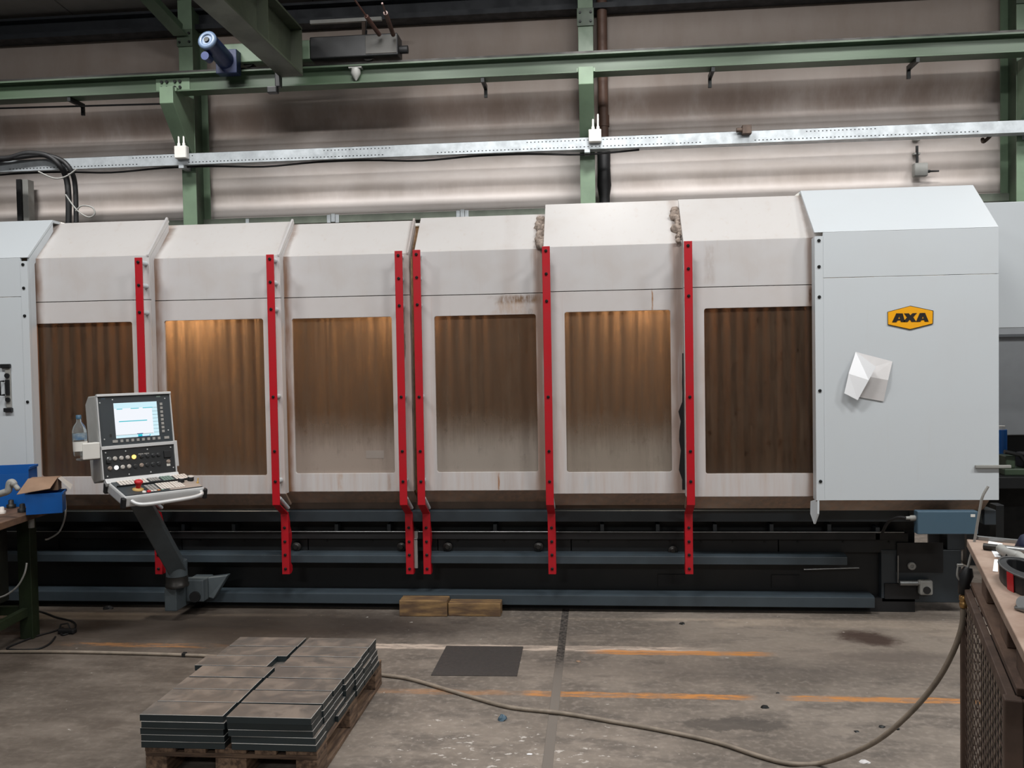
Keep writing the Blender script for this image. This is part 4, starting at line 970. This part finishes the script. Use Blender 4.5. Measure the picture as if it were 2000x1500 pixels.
for (u, mt, lb) in ((-.085, WHITEP, 'small white button'), (-.056, REDP, 'small red button')): part('tray_button', MB().lathe(T3(u, .272, .0012), up_, [(0, .012), (.007, .012), (.009, .009)], 12), mt, con, local=True, label=lb)
for (u, f) in ((.195, .172), (.262, .165)):
    kb = part('override_knob', MB().lathe(T3(u, f, .0026), up_, [(0, .021), (.026, .020), (.027, .019)], 18), BLACKP, con, local=True)
    part('knob_cap', MB().lathe(T3(u, f, .0297), up_, [(0, .019), (.003, .018)], 18), ALU, kb, local=True)
part('toggle', MB().lathe(T3(.283, .225, .0026), up_, [(0, .008), (.008, .008), (.01, .004), (.034, .004)], 10), AMBER, con, local=True)
part('grab_handle', MB().tube(smooth_path([T3(-.17, FD-.002, -.035), T3(-.15, FD+.028, -.045), T3(-.10, FD+.048, -.048), T3(.05, FD+.05, -.046), T3(.20, FD+.046, -.042), T3(.262, FD+.03, -.035), T3(.275, FD-.002, -.03)], 6), .0125, 12), ALU, con, local=True, label='bright tubular grab handle')
# swing arm and floor clamp on the machine
AM = plain('arm_grey_paint', (76, 84, 88), 0.42, var=0.2)
q1 = onY(345, 1108, 6.22); q2 = onY(268, 968, 5.70)
d = (q1-q2).normalized(); s1 = Vector((math.cos(math.radians(38)), math.sin(math.radians(38)), 0)); s2 = d.cross(s1).normalized(); s1 = s2.cross(d).normalized()
hw = .062
arm = MB(); arm.prism([q2+s1*a*hw+s2*b*hw for a, b in ((-1, -1), (1, -1), (1, 1), (-1, 1))], (0, 0, 0), q1-q2)
part('swing_arm', arm, AM, con, .008)
part('arm_head', MB().cyl(q2+Vector((0, 0, -.03)), q2+Vector((0, 0, .13)), .07, 20), AM, con, .004)
part('arm_elbow', MB().cyl(q1+Vector((0, 0, -.06)), q1+Vector((0, 0, .05)), .075, 20), AM, con, .006)
part('pivot_collar', MB().lathe(q1+Vector((0, 0, -.062)), (0, 0, -1), [(0, .078), (.05, .078), (.055, .083), (.075, .083)], 24), DARKMET, con, label='dark pivot collar')
zc0 = q1.z-.14
part('clamp_block', MB().box(q1.x-.075, q1.x+.015, q1.y-.05, 6.505, max(zc0-.17, .05), zc0).box(q1.x+.0155, q1.x+.15, 6.32, 6.505, max(zc0-.14, .08), zc0+.02).prism([(q1.x+.1505, 6.40, zc0+.02), (q1.x+.1505, 6.40, zc0-.13), (q1.x+.19, 6.40, zc0-.14), (q1.x+.29, 6.44, zc0+.03)], (0, 0, 0), (0, .06, 0)), AM, con, .006)
part('clamp_hole', MB().cyl((q1.x+.09, 6.3198, zc0-.10), (q1.x+.09, 6.3, zc0-.10), .04, 16), RUBBER, con)

# bottle and white box at the console's left cheek
cl = WM[con]
LB = cl @ Vector((-.290, .085, -.060))
pbx = thing('holder_box', 'small white box holder on the left side of the console, the bottle tucked behind it', 'box', LB + Vector((0, 0, 0)), TH)
part('box', MB().box(-.052, .052, -.10, -.046, -.002, .10), WHITEP, pbx, .005, local=True)
part('holder_strap', MB().box(.0525, .060, -.08, -.05, .02, .08).box(-.05, .05, -.0455, .03, -.012, -.003), GREYP, pbx, local=True)
GL = NT('clear_plastic_bottle'); k = GL.n('ShaderNodeBsdfPrincipled'); k.inputs['Base Color'].default_value = (.78, .84, .84, 1); k.inputs['Roughness'].default_value = .08
k.inputs['Transmission Weight'].default_value = .9; k.inputs['IOR'].default_value = 1.2; BOT = GL.done(k.outputs[0])
bx = cl @ Vector((-.335, .03, -.075))
Pb = onY(158, 888, bx.y); Pb.z = zY(158, 890, bx.y)
bt = thing('water_bottle', 'clear plastic drink bottle with a blue label hanging at the left of the console', 'bottle', Pb)
hb = zY(150, 812, Pb.y)-Pb.z
part('bottle_body', MB().lathe(Pb, (-.03, 0, 1), [(0, .036), (.006, .042), (hb*.62, .042), (hb*.74, .034), (hb*.84, .016), (hb*.92, .0135)], 20), BOT, bt)
part('bottle_cap', MB().lathe(Pb+Vector((-.03*hb*.92, 0, hb*.921)), (-.03, 0, 1), [(0, .016), (.022, .016), (.024, .013)], 16), plain('blue_cap', (60, 96, 120), .4), bt, label='blue cap')
part('bottle_label', MB().lathe(Pb+Vector((-.03*hb*.40, 0, hb*.40)), (-.03, 0, 1), [(0, .0424), (hb*.16, .0424)], 20), plain('blue_label', (70, 104, 136), .5, var=.3, sc=30, c2=(150, 160, 160)), bt, label='blue label band')
part('paper_wrap', MB().lathe(Pb+Vector((-.03*hb*.12, 0, hb*.12)), (-.03, 0, 1), [(0, .0426), (hb*.24, .0426)], 20), WHITEP, bt, label='white label band')

# ================================================================== PALLET OF STEEL PLATES
PX0, PX1, PY0, PY1 = -2.057, -1.257, 3.83, 5.03
t = thing('wooden_pallet', 'wooden pallet carrying the stacked steel plates in the foreground', 'pallet', ((PX0+PX1)/2, (PY0+PY1)/2, 0))
ws = (.145, .10, .145, .10, .145); gap = (.8-sum(ws))/4; x = PX0
for q in ws:
    part('deck_board', MB().box(x, x+q, PY0+R.uniform(-.006, .006), PY1, .1215, .144), PALLET, t, .003); x += q+gap
for y in (PY0+.002, (PY0+PY1)/2-.07, PY1-.147):
    part('cross_board', MB().box(PX0, PX1, y, y+.145, .0995, .121), PALLETX, t, .003)
    for (bx0, bw) in ((PX0, .10), (PX0+.3275, .145), (PX1-.10, .10)):
        part('block', MB().box(bx0, bx0+bw, y, y+.145, .0225, .099), PALLET, t, .004)
for (bx0, bw) in ((PX0, .10), (PX0+.3275, .145), (PX1-.10, .10)):
    part('bottom_board', MB().box(bx0, bx0+bw, PY0, PY1, 0, .022), PALLET, t, .003)
PW, PD, PT = .388, .152, .030
pm_ = MB().box(-PW/2, PW/2, -PD/2, PD/2, 0, PT-.0006)
plate_me = mesh_of('steel_plate', pm_, PLATE)
em = MB(); e_ = .0011
for (a, b, c, d_) in ((-PW/2, PW/2, -PD/2-.0002, -PD/2+e_), (PW/2-e_, PW/2+.0002, -PD/2, PD/2)): em.box(a, b, c, d_, PT-.0016, PT-.0003)
edge_me = mesh_of('edge_highlight', em, EDGE)
rows = ['front row', 'second row from the front', 'third row from the front', 'fourth row from the front', 'fifth row from the front', 'sixth row from the front', 'back row']
lays = ['bottom layer', 'second layer from bottom', 'middle layer', 'second layer from top', 'top layer']
rr = random.Random(11)
for c in range(2):
    for r_ in range(7):
        for l in range(5):
            xx = (-1.873 if c == 0 else -1.471) + rr.uniform(-.006, .006) + (.0 if c == 0 else (4-l)*.004)
            yy = 3.895 + r_*.161 + rr.uniform(-.003, .003)
            if c == 0 and l == 0: xx += 0
            if r_ >= 3: xx += .012 if c else .004
            if l == 4 and c == 0 and r_ == 4: xx -= .045
            if l == 4 and c == 0 and r_ == 3: xx -= .004
            if l == 4 and c == 1 and r_ == 0: yy -= .004
            if l < 4 and c == 1 and r_ in (2, 3): xx += .004*(3-l)*(1 if r_ == 2 else -.6)
            lab = 'steel plate, %s stack, %s, %s' % ('left' if c == 0 else 'right', rows[r_], lays[l])
            o = bpy.data.objects.new('steel_plate', plate_me); COL.objects.link(o)
            o.location = (xx, yy, .1445 + l*(PT+.0003)); o.rotation_euler = (0, 0, rr.uniform(-.008, .008))
            tag(o, lab, 'plate', 'steel plates stacked on the pallet'); WM[o] = Matrix.Translation(o.location)
            g = bpy.data.objects.new('edge_highlight', edge_me); COL.objects.link(g); g.parent = o; WM[g] = WM[o]

# ================================================================== FLOOR THINGS
A_, B_ = onZ(780, 1204), onZ(875, 1202)
tm = MB().box(A_.x, B_.x, A_.y, 6.508, 0, .118)
tag(part('timber_block', tm, TIMBER, bevel=.006), 'larger squared yellowish timber block lying against the foot of the machine', 'timber')
A_, B_ = onZ(877, 1199), onZ(980, 1199)
tag(part('timber_block', MB().box(A_.x+.004, B_.x, A_.y-.06, 6.508, 0, .095), TIMBER, bevel=.005), 'lower squared timber block, right of the larger one at the foot of the machine', 'timber')
fl = lambda px, py, z=.0115: onZ(px, py, z)
hp = [fl(-60, 1273), fl(0, 1273), fl(100, 1273), fl(220, 1275), fl(350, 1279), fl(430, 1283), fl(600, 1300), fl(745, 1318), fl(800, 1326), fl(870, 1346), fl(930, 1364), fl(1000, 1382), fl(1100, 1393), fl(1200, 1410), fl(1300, 1428), fl(1400, 1450), fl(1480, 1476), fl(1540, 1491), fl(1600, 1491)]
y0 = hp[-1].y
for (px, py, f) in ((1660, 1473, .25), (1720, 1442, .45), (1780, 1390, .62), (1830, 1330, .78), (1862, 1272, .9), (1878, 1225, .97), (1882, 1188, 1.0)):
    hp.append(onY(px, py, y0 + (3.545-y0)*f))
for p in hp: p.z = max(p.z, .0115)
hs = thing('air_hose', 'beige rubber air hose snaking over the floor and up to the mesh crate', 'hose', hp[9])
part('hose', MB().tube(smooth_path(hp, 7), .0108, 10), HOSE, hs)
TOPH = hp[-1]
q = fl(360, 1279)
part('hose_clip', MB().box(q.x-.012, q.x+.012, q.y-.016, q.y+.016, .001, .026), BLACKP, hs, .003)
fc = [(60, 1190), (85, 1196), (112, 1206), (140, 1213), (148, 1222), (140, 1234), (122, 1240), (118, 1230), (122, 1226), (108, 1232), (70, 1243), (30, 1258), (14, 1266), (25, 1269), (70, 1268), (96, 1258), (108, 1244)]
tag(part('floor_cable', MB().tube(smooth_path([onZ(px, py, .007) for px, py in fc], 6), .0065, 8), RUBBER), 'thin black cable lying in loops on the floor by the left bench', 'cable')
P = onZ(128, 1238, 0)
t = thing('cable_plug', 'black plug lying on the floor among the cable loops by the left bench', 'plug', P)
part('plug_body', MB().box(P.x-.05, P.x+.07, P.y-.02, P.y+.03, .001, .035), RUBBER, t, .01)
part('plug_handle', MB().tube([(P.x-.05, P.y, .014), (P.x-.045, P.y+.02, .06), (P.x+.0, P.y+.03, .065), (P.x+.02, P.y+.025, .033)], .006, 6), RUBBER, t)
def scrap(nm, px, py, r, mat, lab, cat, seed, grp=None, flat=.5):
    P = onZ(px, py); rn = random.Random(seed); b = MB(); n = 9; vs = []
    for (hh, k) in ((0.0, 1.0), (r*flat*.7, .85), (r*flat*1.4, .3)):
        for i in range(n):
            a = 2*math.pi*i/n; s_ = r*k*rn.uniform(.6, 1.2); vs.append((P.x+s_*math.cos(a)*1.3, P.y+s_*math.sin(a), hh+.0005))
    b.add(vs, [(i, (i+1) % n, n+(i+1) % n, n+i) for i in range(n)] + [(n+i, n+(i+1) % n, 2*n+(i+1) % n, 2*n+i) for i in range(n)] + [list(range(n))[::-1], list(range(2*n, 3*n))])
    return tag(part(nm, b, mat, loc=(P.x, P.y, 0)), lab, cat, grp)
scrap('cloth_scrap', 981, 1406, .022, TBOX, 'small crumpled blue grey scrap on the floor in front of the hose', 'scrap', 1, flat=.9)
scrap('paper_bit', 1034, 1473, .010, PAPER, 'small white paper bit on the floor at the bottom of the photo', 'scrap', 2, flat=.2)
scrap('metal_chip', 1332, 1219, .018, BOLT, 'small dark square chip on the floor near the machine foot', 'chip', 3)
scrap('metal_chip', 1493, 1381, .022, BOLT, 'flat dark chip on the floor just below the gap in the yellow line', 'chip', 4, flat=.3)
scrap('metal_chip', 1519, 1354, .008, BOLT, 'tiny dark chip on the floor above the gap in the yellow line', 'chip', 5)
scrap('metal_chip', 1722, 1420, .014, BOLT, 'thin dark chip lying left of the hose as it rises', 'chip', 6, flat=.4)
scrap('metal_chip', 1750, 1424, .016, BOLT, 'dark curled chip just under the rising hose', 'chip', 7, flat=.4)
scrap('metal_chip', 1673, 1429, .012, BOLT, 'dark flat chip between the damp patch and the rising hose', 'chip', 8, flat=.3)
scrap('cable_end', 212, 1189, .035, RUBBER, 'black lump of cable on the floor in front of the machine foot', 'scrap', 9)
scrap('paper_bit', 1690, 1489, .020, PAPER2, 'crumpled pale paper bit beside the hose bend at the bottom', 'scrap', 10, flat=.3)
scrap('wood_chip', 1129, 1292, .014, CARD, 'tan wood splinter on the floor right of the joint', 'chip', 12, flat=.3)

# ================================================================== MESH CRATE WITH WORKTOP (right foreground)
C0 = onZ(1888, 1142, .97); C1 = onZ(1978, 1362, .97)
ang = math.atan2(C1.y-C0.y, C1.x-C0.x)             # along the visible long side, towards the camera
RZ = ang + math.pi/2                               # local -y runs along that side, local +x to the right
LCR = (C1-C0).length
ct = thing('mesh_crate', 'rusty brown steel mesh crate carrying the wooden worktop, at the right edge', 'crate', (C0.x, C0.y, 0), RZ)
Wd = .82
RUST = plain('rusty_brown_frame', (92, 74, 64), 0.6, 0.2, var=0.35, sc=10)
for (x, y) in ((0, 0), (0, -LCR), (Wd, 0), (Wd, -LCR)):
    part('corner_post', MB().box(x-.022, x+.022, y-.022, y+.022, 0.03, .97), RUST, ct, .004, local=True)
    part('foot', MB().box(x-.045, x+.045, y-.045, y+.045, 0, .0295), RUST, ct, .004, local=True)
for (z0, z1) in ((.925, .965), (.12, .20)):
    for x in (0, Wd): part('long_rail', MB().box(x-.012, x+.012, -LCR+.0225, -.0225, z0, z1), RUST, ct, .003, local=True)
    for y in (0, -LCR): part('short_rail', MB().box(.0225, Wd-.0225, y-.012, y+.012, z0, z1), RUST, ct, .003, local=True)
part('floor_sheet', MB().box(.013, Wd-.013, -LCR+.013, -.013, .13, .15), RUST, ct, local=True)
WIRE = plain('pale_wire', (186, 168, 150), 0.5, 0.2, var=0.4, sc=12)  # upright wires of the long side are paler than the rest
WIRED = plain('rusty_wire', (70, 54, 46), 0.6, 0.2, var=0.4)
n = 20
for i in range(1, n):
    y = -LCR*i/n; part('mesh_wire', MB().cyl((-.001, y, .20), (-.001, y, .926), .0022, 6), WIRE, ct, local=True)
    if i < 16: part('mesh_wire', MB().cyl((Wd*i/16, -.004, .20), (Wd*i/16, -.004, .926), .003, 6), WIRED, ct, local=True)
for j in range(1, 20):
    z = .20 + .725*j/20
    part('mesh_wire', MB().cyl((-.0065, -.023, z), (-.0065, -LCR+.023, z), .0028, 6), WIRED, ct, local=True)
    part('mesh_wire', MB().cyl((.023, .003, z), (Wd-.023, .003, z), .003, 6), WIRED, ct, local=True)
part('inner_board', MB().box(.05, Wd-.05, -LCR+.04, -.05, .155, .80), plain('dark_crate_fill', (16, 13, 11), .8, var=.4, sc=10), ct, .01, local=True, label='near-black block inside the crate')  # one near-black block fills the crate behind the wires
# wooden deck between crate and top
dk = thing('support_pallet', 'dark brown wooden pallet lying on the mesh crate under the worktop', 'pallet', ct.location + Vector((0, 0, .971)), RZ)
for y0 in (-.36, -.86, -LCR+.02):
    part('block', MB().box(.03, .20, y0, y0+.15, .0225, .125), WDARK, dk, .004, local=True)
    part('block', MB().box(.55, .72, y0, y0+.15, .0225, .125), WDARK, dk, .004, local=True)
for x0 in (.01, .32, .60): part('bottom_board', MB().box(x0, x0+.18, -LCR+.01, -.05, 0, .022), WDARK, dk, .003, local=True)
for y0 in (-.36, -.86, -LCR+.02): part('cross_board', MB().box(.02, .78, y0, y0+.15, .1255, .143), WDARK, dk, .003, local=True)
ZT = .971 + .1435
A_ = onZ(1888, 1053, ZT+.03)
wt = thing('worktop', 'worn pinkish wooden worktop on the mesh crate at the right edge', 'worktop', (A_.x, A_.y, ZT), RZ)
ZTT = ZT + .03
part('board', MB().box(0, 1.0, -1.55, 0, 0, .03), WTOP, wt, .003, local=True)
for x in (1.0,): pass
tz = lambda px, py, h=0.0: onZ(px, py, ZTT+h)
A_, B_ = tz(1911, 1051, .008), tz(2040, 1063, .008)
tag(part('steel_strip', MB().prism([A_+Vector((0, 0, -.0078)), A_+Vector((0, .022, -.0078)), A_+Vector((0, .022, .006)), A_+Vector((0, 0, .006))], (0, 0, 0), B_-A_), STEEL, bevel=.001), 'long flat grey steel strip along the back edge of the worktop', 'strip')
A_, B_ = tz(1921, 1067, .013), tz(2040, 1080, .013)
t = thing('steel_tube', 'bright steel tube with a dark end lying on the worktop in front of the strip', 'tube', A_)
A_ = A_ + (B_-A_).normalized()*.05
part('tube', MB().cyl(A_, B_, .0125, 16), STEEL, t)
part('dark_end', MB().cyl(A_-(B_-A_).normalized()*.05, A_-(B_-A_).normalized()*.0003, .012, 16), DARKMET, t, label='dark end')
def sheet(nm, pts, lab, h0=.0005, th=.0012):
    b = MB().prism([tz(*q, h0) for q in pts], (0, 0, 0), (0, 0, th)); return tag(part(nm, b, PAPER), lab, 'paper')
A2 = tz(1931, 1057, .001)
sheet('paper_slip', [(1931, 1057), (1958, 1062), (1957, 1067), (1929, 1063)], 'white paper slip between the strip and the tube on the worktop')
sheet('paper_slip', [(1935, 1073), (1953, 1075), (1965, 1089), (1943, 1088)], 'white square paper slip beside the grey hand grip')
sheet('paper_slip', [(1942, 1093), (1949, 1093), (1949, 1117), (1939, 1116)], 'narrow white paper strip on the worktop left of the black holder')
# grey air gun, black holder, pliers, blue rag
g0 = [tz(1955, 1072, .02), tz(1966, 1080, .028), tz(1978, 1084, .04), tz(1990, 1087, .04), tz(2002, 1098, .03), tz(2010, 1112, .02)]
t = thing('hand_grip', 'grey plastic hand tool with a bent grip behind the black holder', 'tool', g0[2])
part('grip', MB().tube(smooth_path(g0, 6), .017, 12), GREYP, t)
part('trigger', MB().lathe(tz(1972, 1088, .03), (0, -1, .3), [(0, .015), (.012, .015), (.016, .009)], 12), BLACKP, t)
cx = tz(2004, 1146, 0)
t = thing('plastic_holder', 'hollow black plastic holder with a red patch lying on the worktop', 'holder', cx)
ax = (tz(2044, 1171)-tz(1966, 1109)).normalized(); ay = Vector((-ax.y, ax.x, 0)); 
def oval(a, b, z, off=0): return [cx + ax*(a*math.cos(2*math.pi*i/24)+off) + ay*b*math.sin(2*math.pi*i/24) + Vector((0, 0, z)) for i in range(24)]
o1, o2, o3, o4 = oval(.165, .062, .0006), oval(.165, .064, .055), oval(.10, .036, .056, -.035), oval(.095, .032, .012, -.035)
vs = o1+o2+o3+o4; N = 24
fs = [(r*N+i, r*N+(i+1) % N, (r+1)*N+(i+1) % N, (r+1)*N+i) for r in range(3) for i in range(N)] + [list(range(N))[::-1], list(range(3*N, 4*N))]
part('shell', MB().add(vs, fs), BLACKP, t, .003)
part('rim', MB().tube(oval(.165, .064, .0555)+[oval(.165, .064, .0555)[0]], .003, 6), plain('dark_rim', (70, 70, 70), .45), t)
i0 = 19
pa = [o1[i0].lerp(o1[i0+1], q) for q in (0, .35, .7, 1)]; pb = [o2[i0].lerp(o2[i0+1], q) for q in (0, .35, .7, 1)]
out = ay*-.002
part('red_patch', MB().add([p+out for p in pa]+[p+out for p in pb]+[p+out*2 for p in pa]+[p+out*2 for p in pb], [(8, 9, 13, 12), (9, 10, 14, 13), (10, 11, 15, 14), (0, 4, 5, 1), (1, 5, 6, 2), (2, 6, 7, 3), (4, 12, 13, 5), (5, 13, 14, 6), (6, 14, 15, 7), (0, 8, 12, 4), (3, 7, 15, 11)]), REDP, t, label='red patch')
t = thing('pliers', 'bright pliers whose jaws point over the worktop near the right edge', 'pliers', tz(1992, 1180))
for k in (0, 1):
    a, b = tz(1982, 1186+k*1.5, .006), tz(2012, 1180+k*12, .010)
    part('jaw', MB().cyl(a, b, .003, 8, .012), STEEL, t)
part('joint', MB().cyl(tz(2000, 1178, .001), tz(2000, 1178, .022), .020, 16), STEEL, t)
rg = MB(); rn = random.Random(5); c_ = tz(2012, 1078, 0); vs = []
for (hh, k) in ((0.001, 1), (.035, .95), (.06, .6), (.07, .15)):
    for i in range(12): 
        a = 2*math.pi*i/12; q = .05*k*rn.uniform(.8, 1.15); vs.append(c_+Vector((q*math.cos(a), q*math.sin(a), hh)))
rg.add(vs, [(r*12+i, r*12+(i+1) % 12, (r+1)*12+(i+1) % 12, (r+1)*12+i) for r in range(3) for i in range(12)]+[list(range(12))[::-1], list(range(36, 48))], True)
tag(part('blue_rag', rg, NAVY), 'dark blue rag heaped on the worktop at the right edge', 'rag')
# blow gun hooked on the crate corner with a thin lance
gx = TOPH
bg = thing('blow_gun', 'black air blow gun with thin bent lance, hung at the crate corner', 'blow gun', gx)
gY = gx.y
part('brass_fitting', MB().lathe(gx+Vector((0, 0, .002)), (0, 0, 1), [(0, .011), (.004, .015), (.022, .015), (.024, .012), (.03, .016), (.046, .016), (.05, .009), (.058, .009)], 16), BRASS, bg)
gb = onY(1886, 1128, gY)
part('gun_body', MB().tube([gx+Vector((0, 0, .0605)), onY(1882, 1160, gY), onY(1883, 1140, gY), onY(1887, 1122, gY), onY(1891, 1108, gY)], [.017, .020, .021, .027, .015], 12), BLACKP, bg)
part('trigger_guard', MB().tube(smooth_path([onY(1872, 1105, gY), onY(1870, 1115, gY), onY(1870, 1126, gY), onY(1875, 1134, gY)], 5), .004, 8).box(onY(1870, 1105, gY).x, onY(1881, 1105, gY).x, gY-.006, gY+.006, zY(1875, 1106, gY), zY(1875, 1102, gY)), GREYP, bg)
part('lance', MB().tube([onY(1890, 1110, gY), onY(1903, 1058, gY-.01), onY(1911, 1010, gY-.02), onY(1917, 976, gY-.03), onY(1921, 965, gY-.03), onY(1930, 950, gY-.03)], .0048, 10), GREYP, bg, label='thin bent grey lance tube')
part('hook', MB().tube(smooth_path([onY(1892, 1118, gY), onY(1898, 1128, gY+.0), C0+Vector((.0, -.0, .02))], 4), .005, 8), BLACKP, bg)

# ================================================================== LEFT WORKBENCH
ZB = .90
E1, E0 = onZ(113, 985, ZB), onZ(0, 1022, ZB)
a_ = math.atan2(E1.y-E0.y, E1.x-E0.x) - math.pi/2
wb = thing('workbench', 'dark wooden workbench with a green steel frame at the left edge', 'workbench', (E1.x, E1.y, 0), a_)
part('bench_top', MB().box(-1.1, 0, -2.3, 0, ZB-.045, ZB), BENCHW, wb, .004, local=True)
GB = plain('bench_green', (36, 48, 28), .5, var=.35)
for (x, y) in ((-.16, -.12), (-.98, -.12), (-.16, -2.1), (-.98, -2.1)): part('bench_leg', MB().box(x-.045, x+.045, y-.045, y+.045, 0, ZB-.0455), GB, wb, .004, local=True)
for x in (-.16, -.98): part('side_rail', MB().box(x-.02, x+.02, -2.05, -.17, .16, .22), GB, wb, .003, local=True)
part('end_rail', MB().box(-.93, -.21, -.14, -.10, .16, .22), GB, wb, local=True)
part('drawer_box', MB().box(-.92, -.22, -1.9, -.25, .30, .84), plain('dark_green_locker', (22, 26, 20), .6, var=.3), wb, .005, local=True)
P = onZ(80, 1012, ZB-.06)
part('pipe_stub', MB().cyl((-.04, -.28, ZB-.0455), (-.04, -.28, ZB-.11), .02, 12), GREYP, wb, local=True)
bz = lambda px, py, h=0.0: onZ(px, py, ZB+h)
def bin_(label, c, w_, d_, h_, rot, tip=.6):
    t = thing('plastic_bin', label, 'bin', c, rot); x, y = w_/2, d_/2; th = .004; b = MB()
    b.box(-x, x, -y, y, 0, th).box(-x, -x+th, -y, y, th, h_).box(x-th, x, -y, y, th, h_).box(-x+th, x-th, y-th, y, th, h_).box(-x+th, x-th, -y, -y+th, th, h_*tip)
    part('bin_body', b, BLUEBIN, t, local=True)
    r = MB()
    for (a, b2, c2, d2) in ((-x-.006, x+.006, y, y+.008), (-x-.008, -x, -y, y), (x, x+.008, -y, y)): r.box(a, b2, c2, d2, h_-.014, h_+.002)
    part('bin_rim', r, BLUEBIN, t, .001, local=True)
    return t
c1 = bz(82, 1004); c1.y += .08; c1.x -= .02
bin_('blue plastic storage bin at the corner of the left workbench', c1, .215, .16, .135, math.radians(24), 1.0)
c2 = bz(8, 988); c2.y += .02
bin_('taller blue plastic bin further left on the workbench, cut by the photo edge', c2, .36, .20, .27, math.radians(18), .85)
P = c1 + Vector((-.03, .02, .1365))
t = thing('cardboard_box', 'brown cardboard box with open flaps lying on the blue bins', 'cardboard box', P, math.radians(20))
part('box', MB().box(-.09, .09, .0, .10, .0, .085), CARD, t, .002, local=True)
part('flap', MB().prism([(-.09, 0, .085), (.09, 0, .085), (.07, -.13, .03), (-.13, -.12, .0)], (0, 0, 0), (0, 0, .003)), CARD, t, local=True)
part('white_flap', MB().prism([(.091, .0, .08), (.091, .09, .08), (.0911+.07, .09, .02), (.091+.075, .0, .0)], (0, 0, 0), (.001, 0, .003)), WHITEP, t, local=True, label='white flap')
g = [(-6, 966), (8, 962), (16, 958), (19, 944), (24, 942), (29, 948), (37, 957)]
tag(part('spray_lance', MB().tube(smooth_path([onY(px, py, E0.y+.12) for px, py in g], 5), [.022]*25+[.016]*5+[.008], 10), GREYP), 'grey bent nozzle tool leaning in front of the taller blue bin', 'tool')
rn = random.Random(21)
for i, (px, py, r_, mt, lab) in enumerate(((6, 985, .035, GREYP, 'grey round fitting on the left workbench, by the photo edge'), (22, 992, .03, DARKMET, 'dark oily fitting on the workbench under the bent nozzle'),
        (34, 986, .026, GREYP, 'small grey fitting right of the bent nozzle on the workbench'), (4, 1003, .024, KEYW, 'pale square fitting near the workbench edge'), (44, 1000, .03, RUBBER, 'black coil lump on the workbench beside the corner bin'))):
    P = bz(px, py, .0004)
    tag(part('pipe_fitting', MB().lathe(P, (0, 0, 1), [(0, r_), (r_*.8, r_), (r_*.9, r_*.6), (r_*1.8, r_*.55), (r_*1.9, r_*.3)], 10), mt, loc=P), lab, 'fitting')
P = bz(60, 992)
tag(part('bench_cable', MB().tube(smooth_path([onY(px, py, yy) for px, py, yy in ((78, 940, 5.98), (96, 935, 5.97), (112, 944, 5.95), (124, 962, 5.92), (128, 985, 5.9), (127, 1010, 5.88), (116, 1038, 5.86), (96, 1052, 5.84), (88, 1054, 5.82))], 6), .006, 8), GREYP),
    'thin grey cable arching over the blue bin and hanging off the bench corner', 'cable')
tag(part('bench_cable', MB().tube(smooth_path([onY(px, py, yy) for px, py, yy in ((84, 950, 5.97), (104, 946, 5.96), (117, 958, 5.94), (121, 976, 5.93))], 6), .009, 8), RUBBER), 'short black cable arc behind the blue bin', 'cable')
tag(part('under_cable', MB().tube(smooth_path([onY(px, py, 5.4) for px, py in ((52, 1100), (48, 1120), (34, 1145), (10, 1163), (-20, 1172))], 6), .006, 8), GREYP), 'thin pale cable hanging under the left workbench', 'cable')

# ================================================================== BACKGROUND at the right edge
t = thing('background_cabinet', 'blurred pale grey machine panel with a dark band seen past the right cabinet', 'cabinet', (4.6, 9.4, 0))
part('panel', MB().box(3.4, 5.8, 9.4, 9.9, 1.0, 2.06), MACHG, t, .01)
part('dark_band', MB().box(3.4, 5.8, 9.388, 9.3995, 1.99, 2.10), plain('dark_grey_band', (104, 108, 112), .5, var=.1), t)
part('top_panel', MB().box(3.4, 5.8, 9.4, 9.9, 2.1005, 2.4), MACHG, t)
part('stand', MB().box(3.5, 5.7, 9.45, 9.85, 0, .9995), BLACKP, t)
Yv = 8.0; zb_ = zY(1975, 932, Yv); x0 = xY(1940, 930, Yv)
t = thing('rear_bench', 'dark grey bench behind the machine at the right edge, under the green vise', 'bench', (x0+.6, Yv, 0))
part('bench_top', MB().box(x0-.3, x0+1.4, Yv, Yv+.7, zb_-.10, zb_), BED_D, t, .005)
for x in (x0-.2, x0+1.25): part('leg', MB().box(x, x+.08, Yv+.05, Yv+.13, 0, zb_-.1005), BED_D, t)
part('back_sheet', MB().box(x0-.3, x0+1.4, Yv+.66, Yv+.69, .02, zb_-.1005), RUBBER, t)
P = onY(1980, 900, Yv+.2)
t = thing('machine_vise', 'dark green machine vise with a lever on the bench at the right edge', 'vise', (P.x, Yv+.2, zb_))
part('vise_base', MB().box(P.x-.12, P.x+.16, Yv+.1, Yv+.3, zb_, zb_+.06), GREEN_D, t, .01)
part('jaw', MB().box(P.x-.10, P.x-.02, Yv+.12, Yv+.28, zb_+.0605, zb_+.17), GREEN_D, t, .01)
part('jaw', MB().box(P.x+.05, P.x+.14, Yv+.12, Yv+.28, zb_+.0605, zb_+.19), BLACKP, t, .01)
part('lever', MB().tube([(P.x-.13, Yv+.08, zb_+.21), (P.x+.0, Yv+.09, zb_+.18), (P.x+.1, Yv+.11, zb_+.05)], .018, 8), BLACKP, t)
P = onY(1955, 850, Yv+.45)
t = thing('spray_can', 'blue spray can behind the vise beside the white cabinet edge', 'can', (P.x, Yv+.45, zb_))
part('can_body', MB().cyl((P.x, Yv+.45, zb_+.0), (P.x, Yv+.45, P.z+.05), .05, 16), plain('can_blue', (30, 100, 180), .4, var=.1), t)
part('can_cap', MB().cyl((P.x, Yv+.45, P.z+.0505), (P.x, Yv+.45, P.z+.085), .035, 16), WHITEP, t)
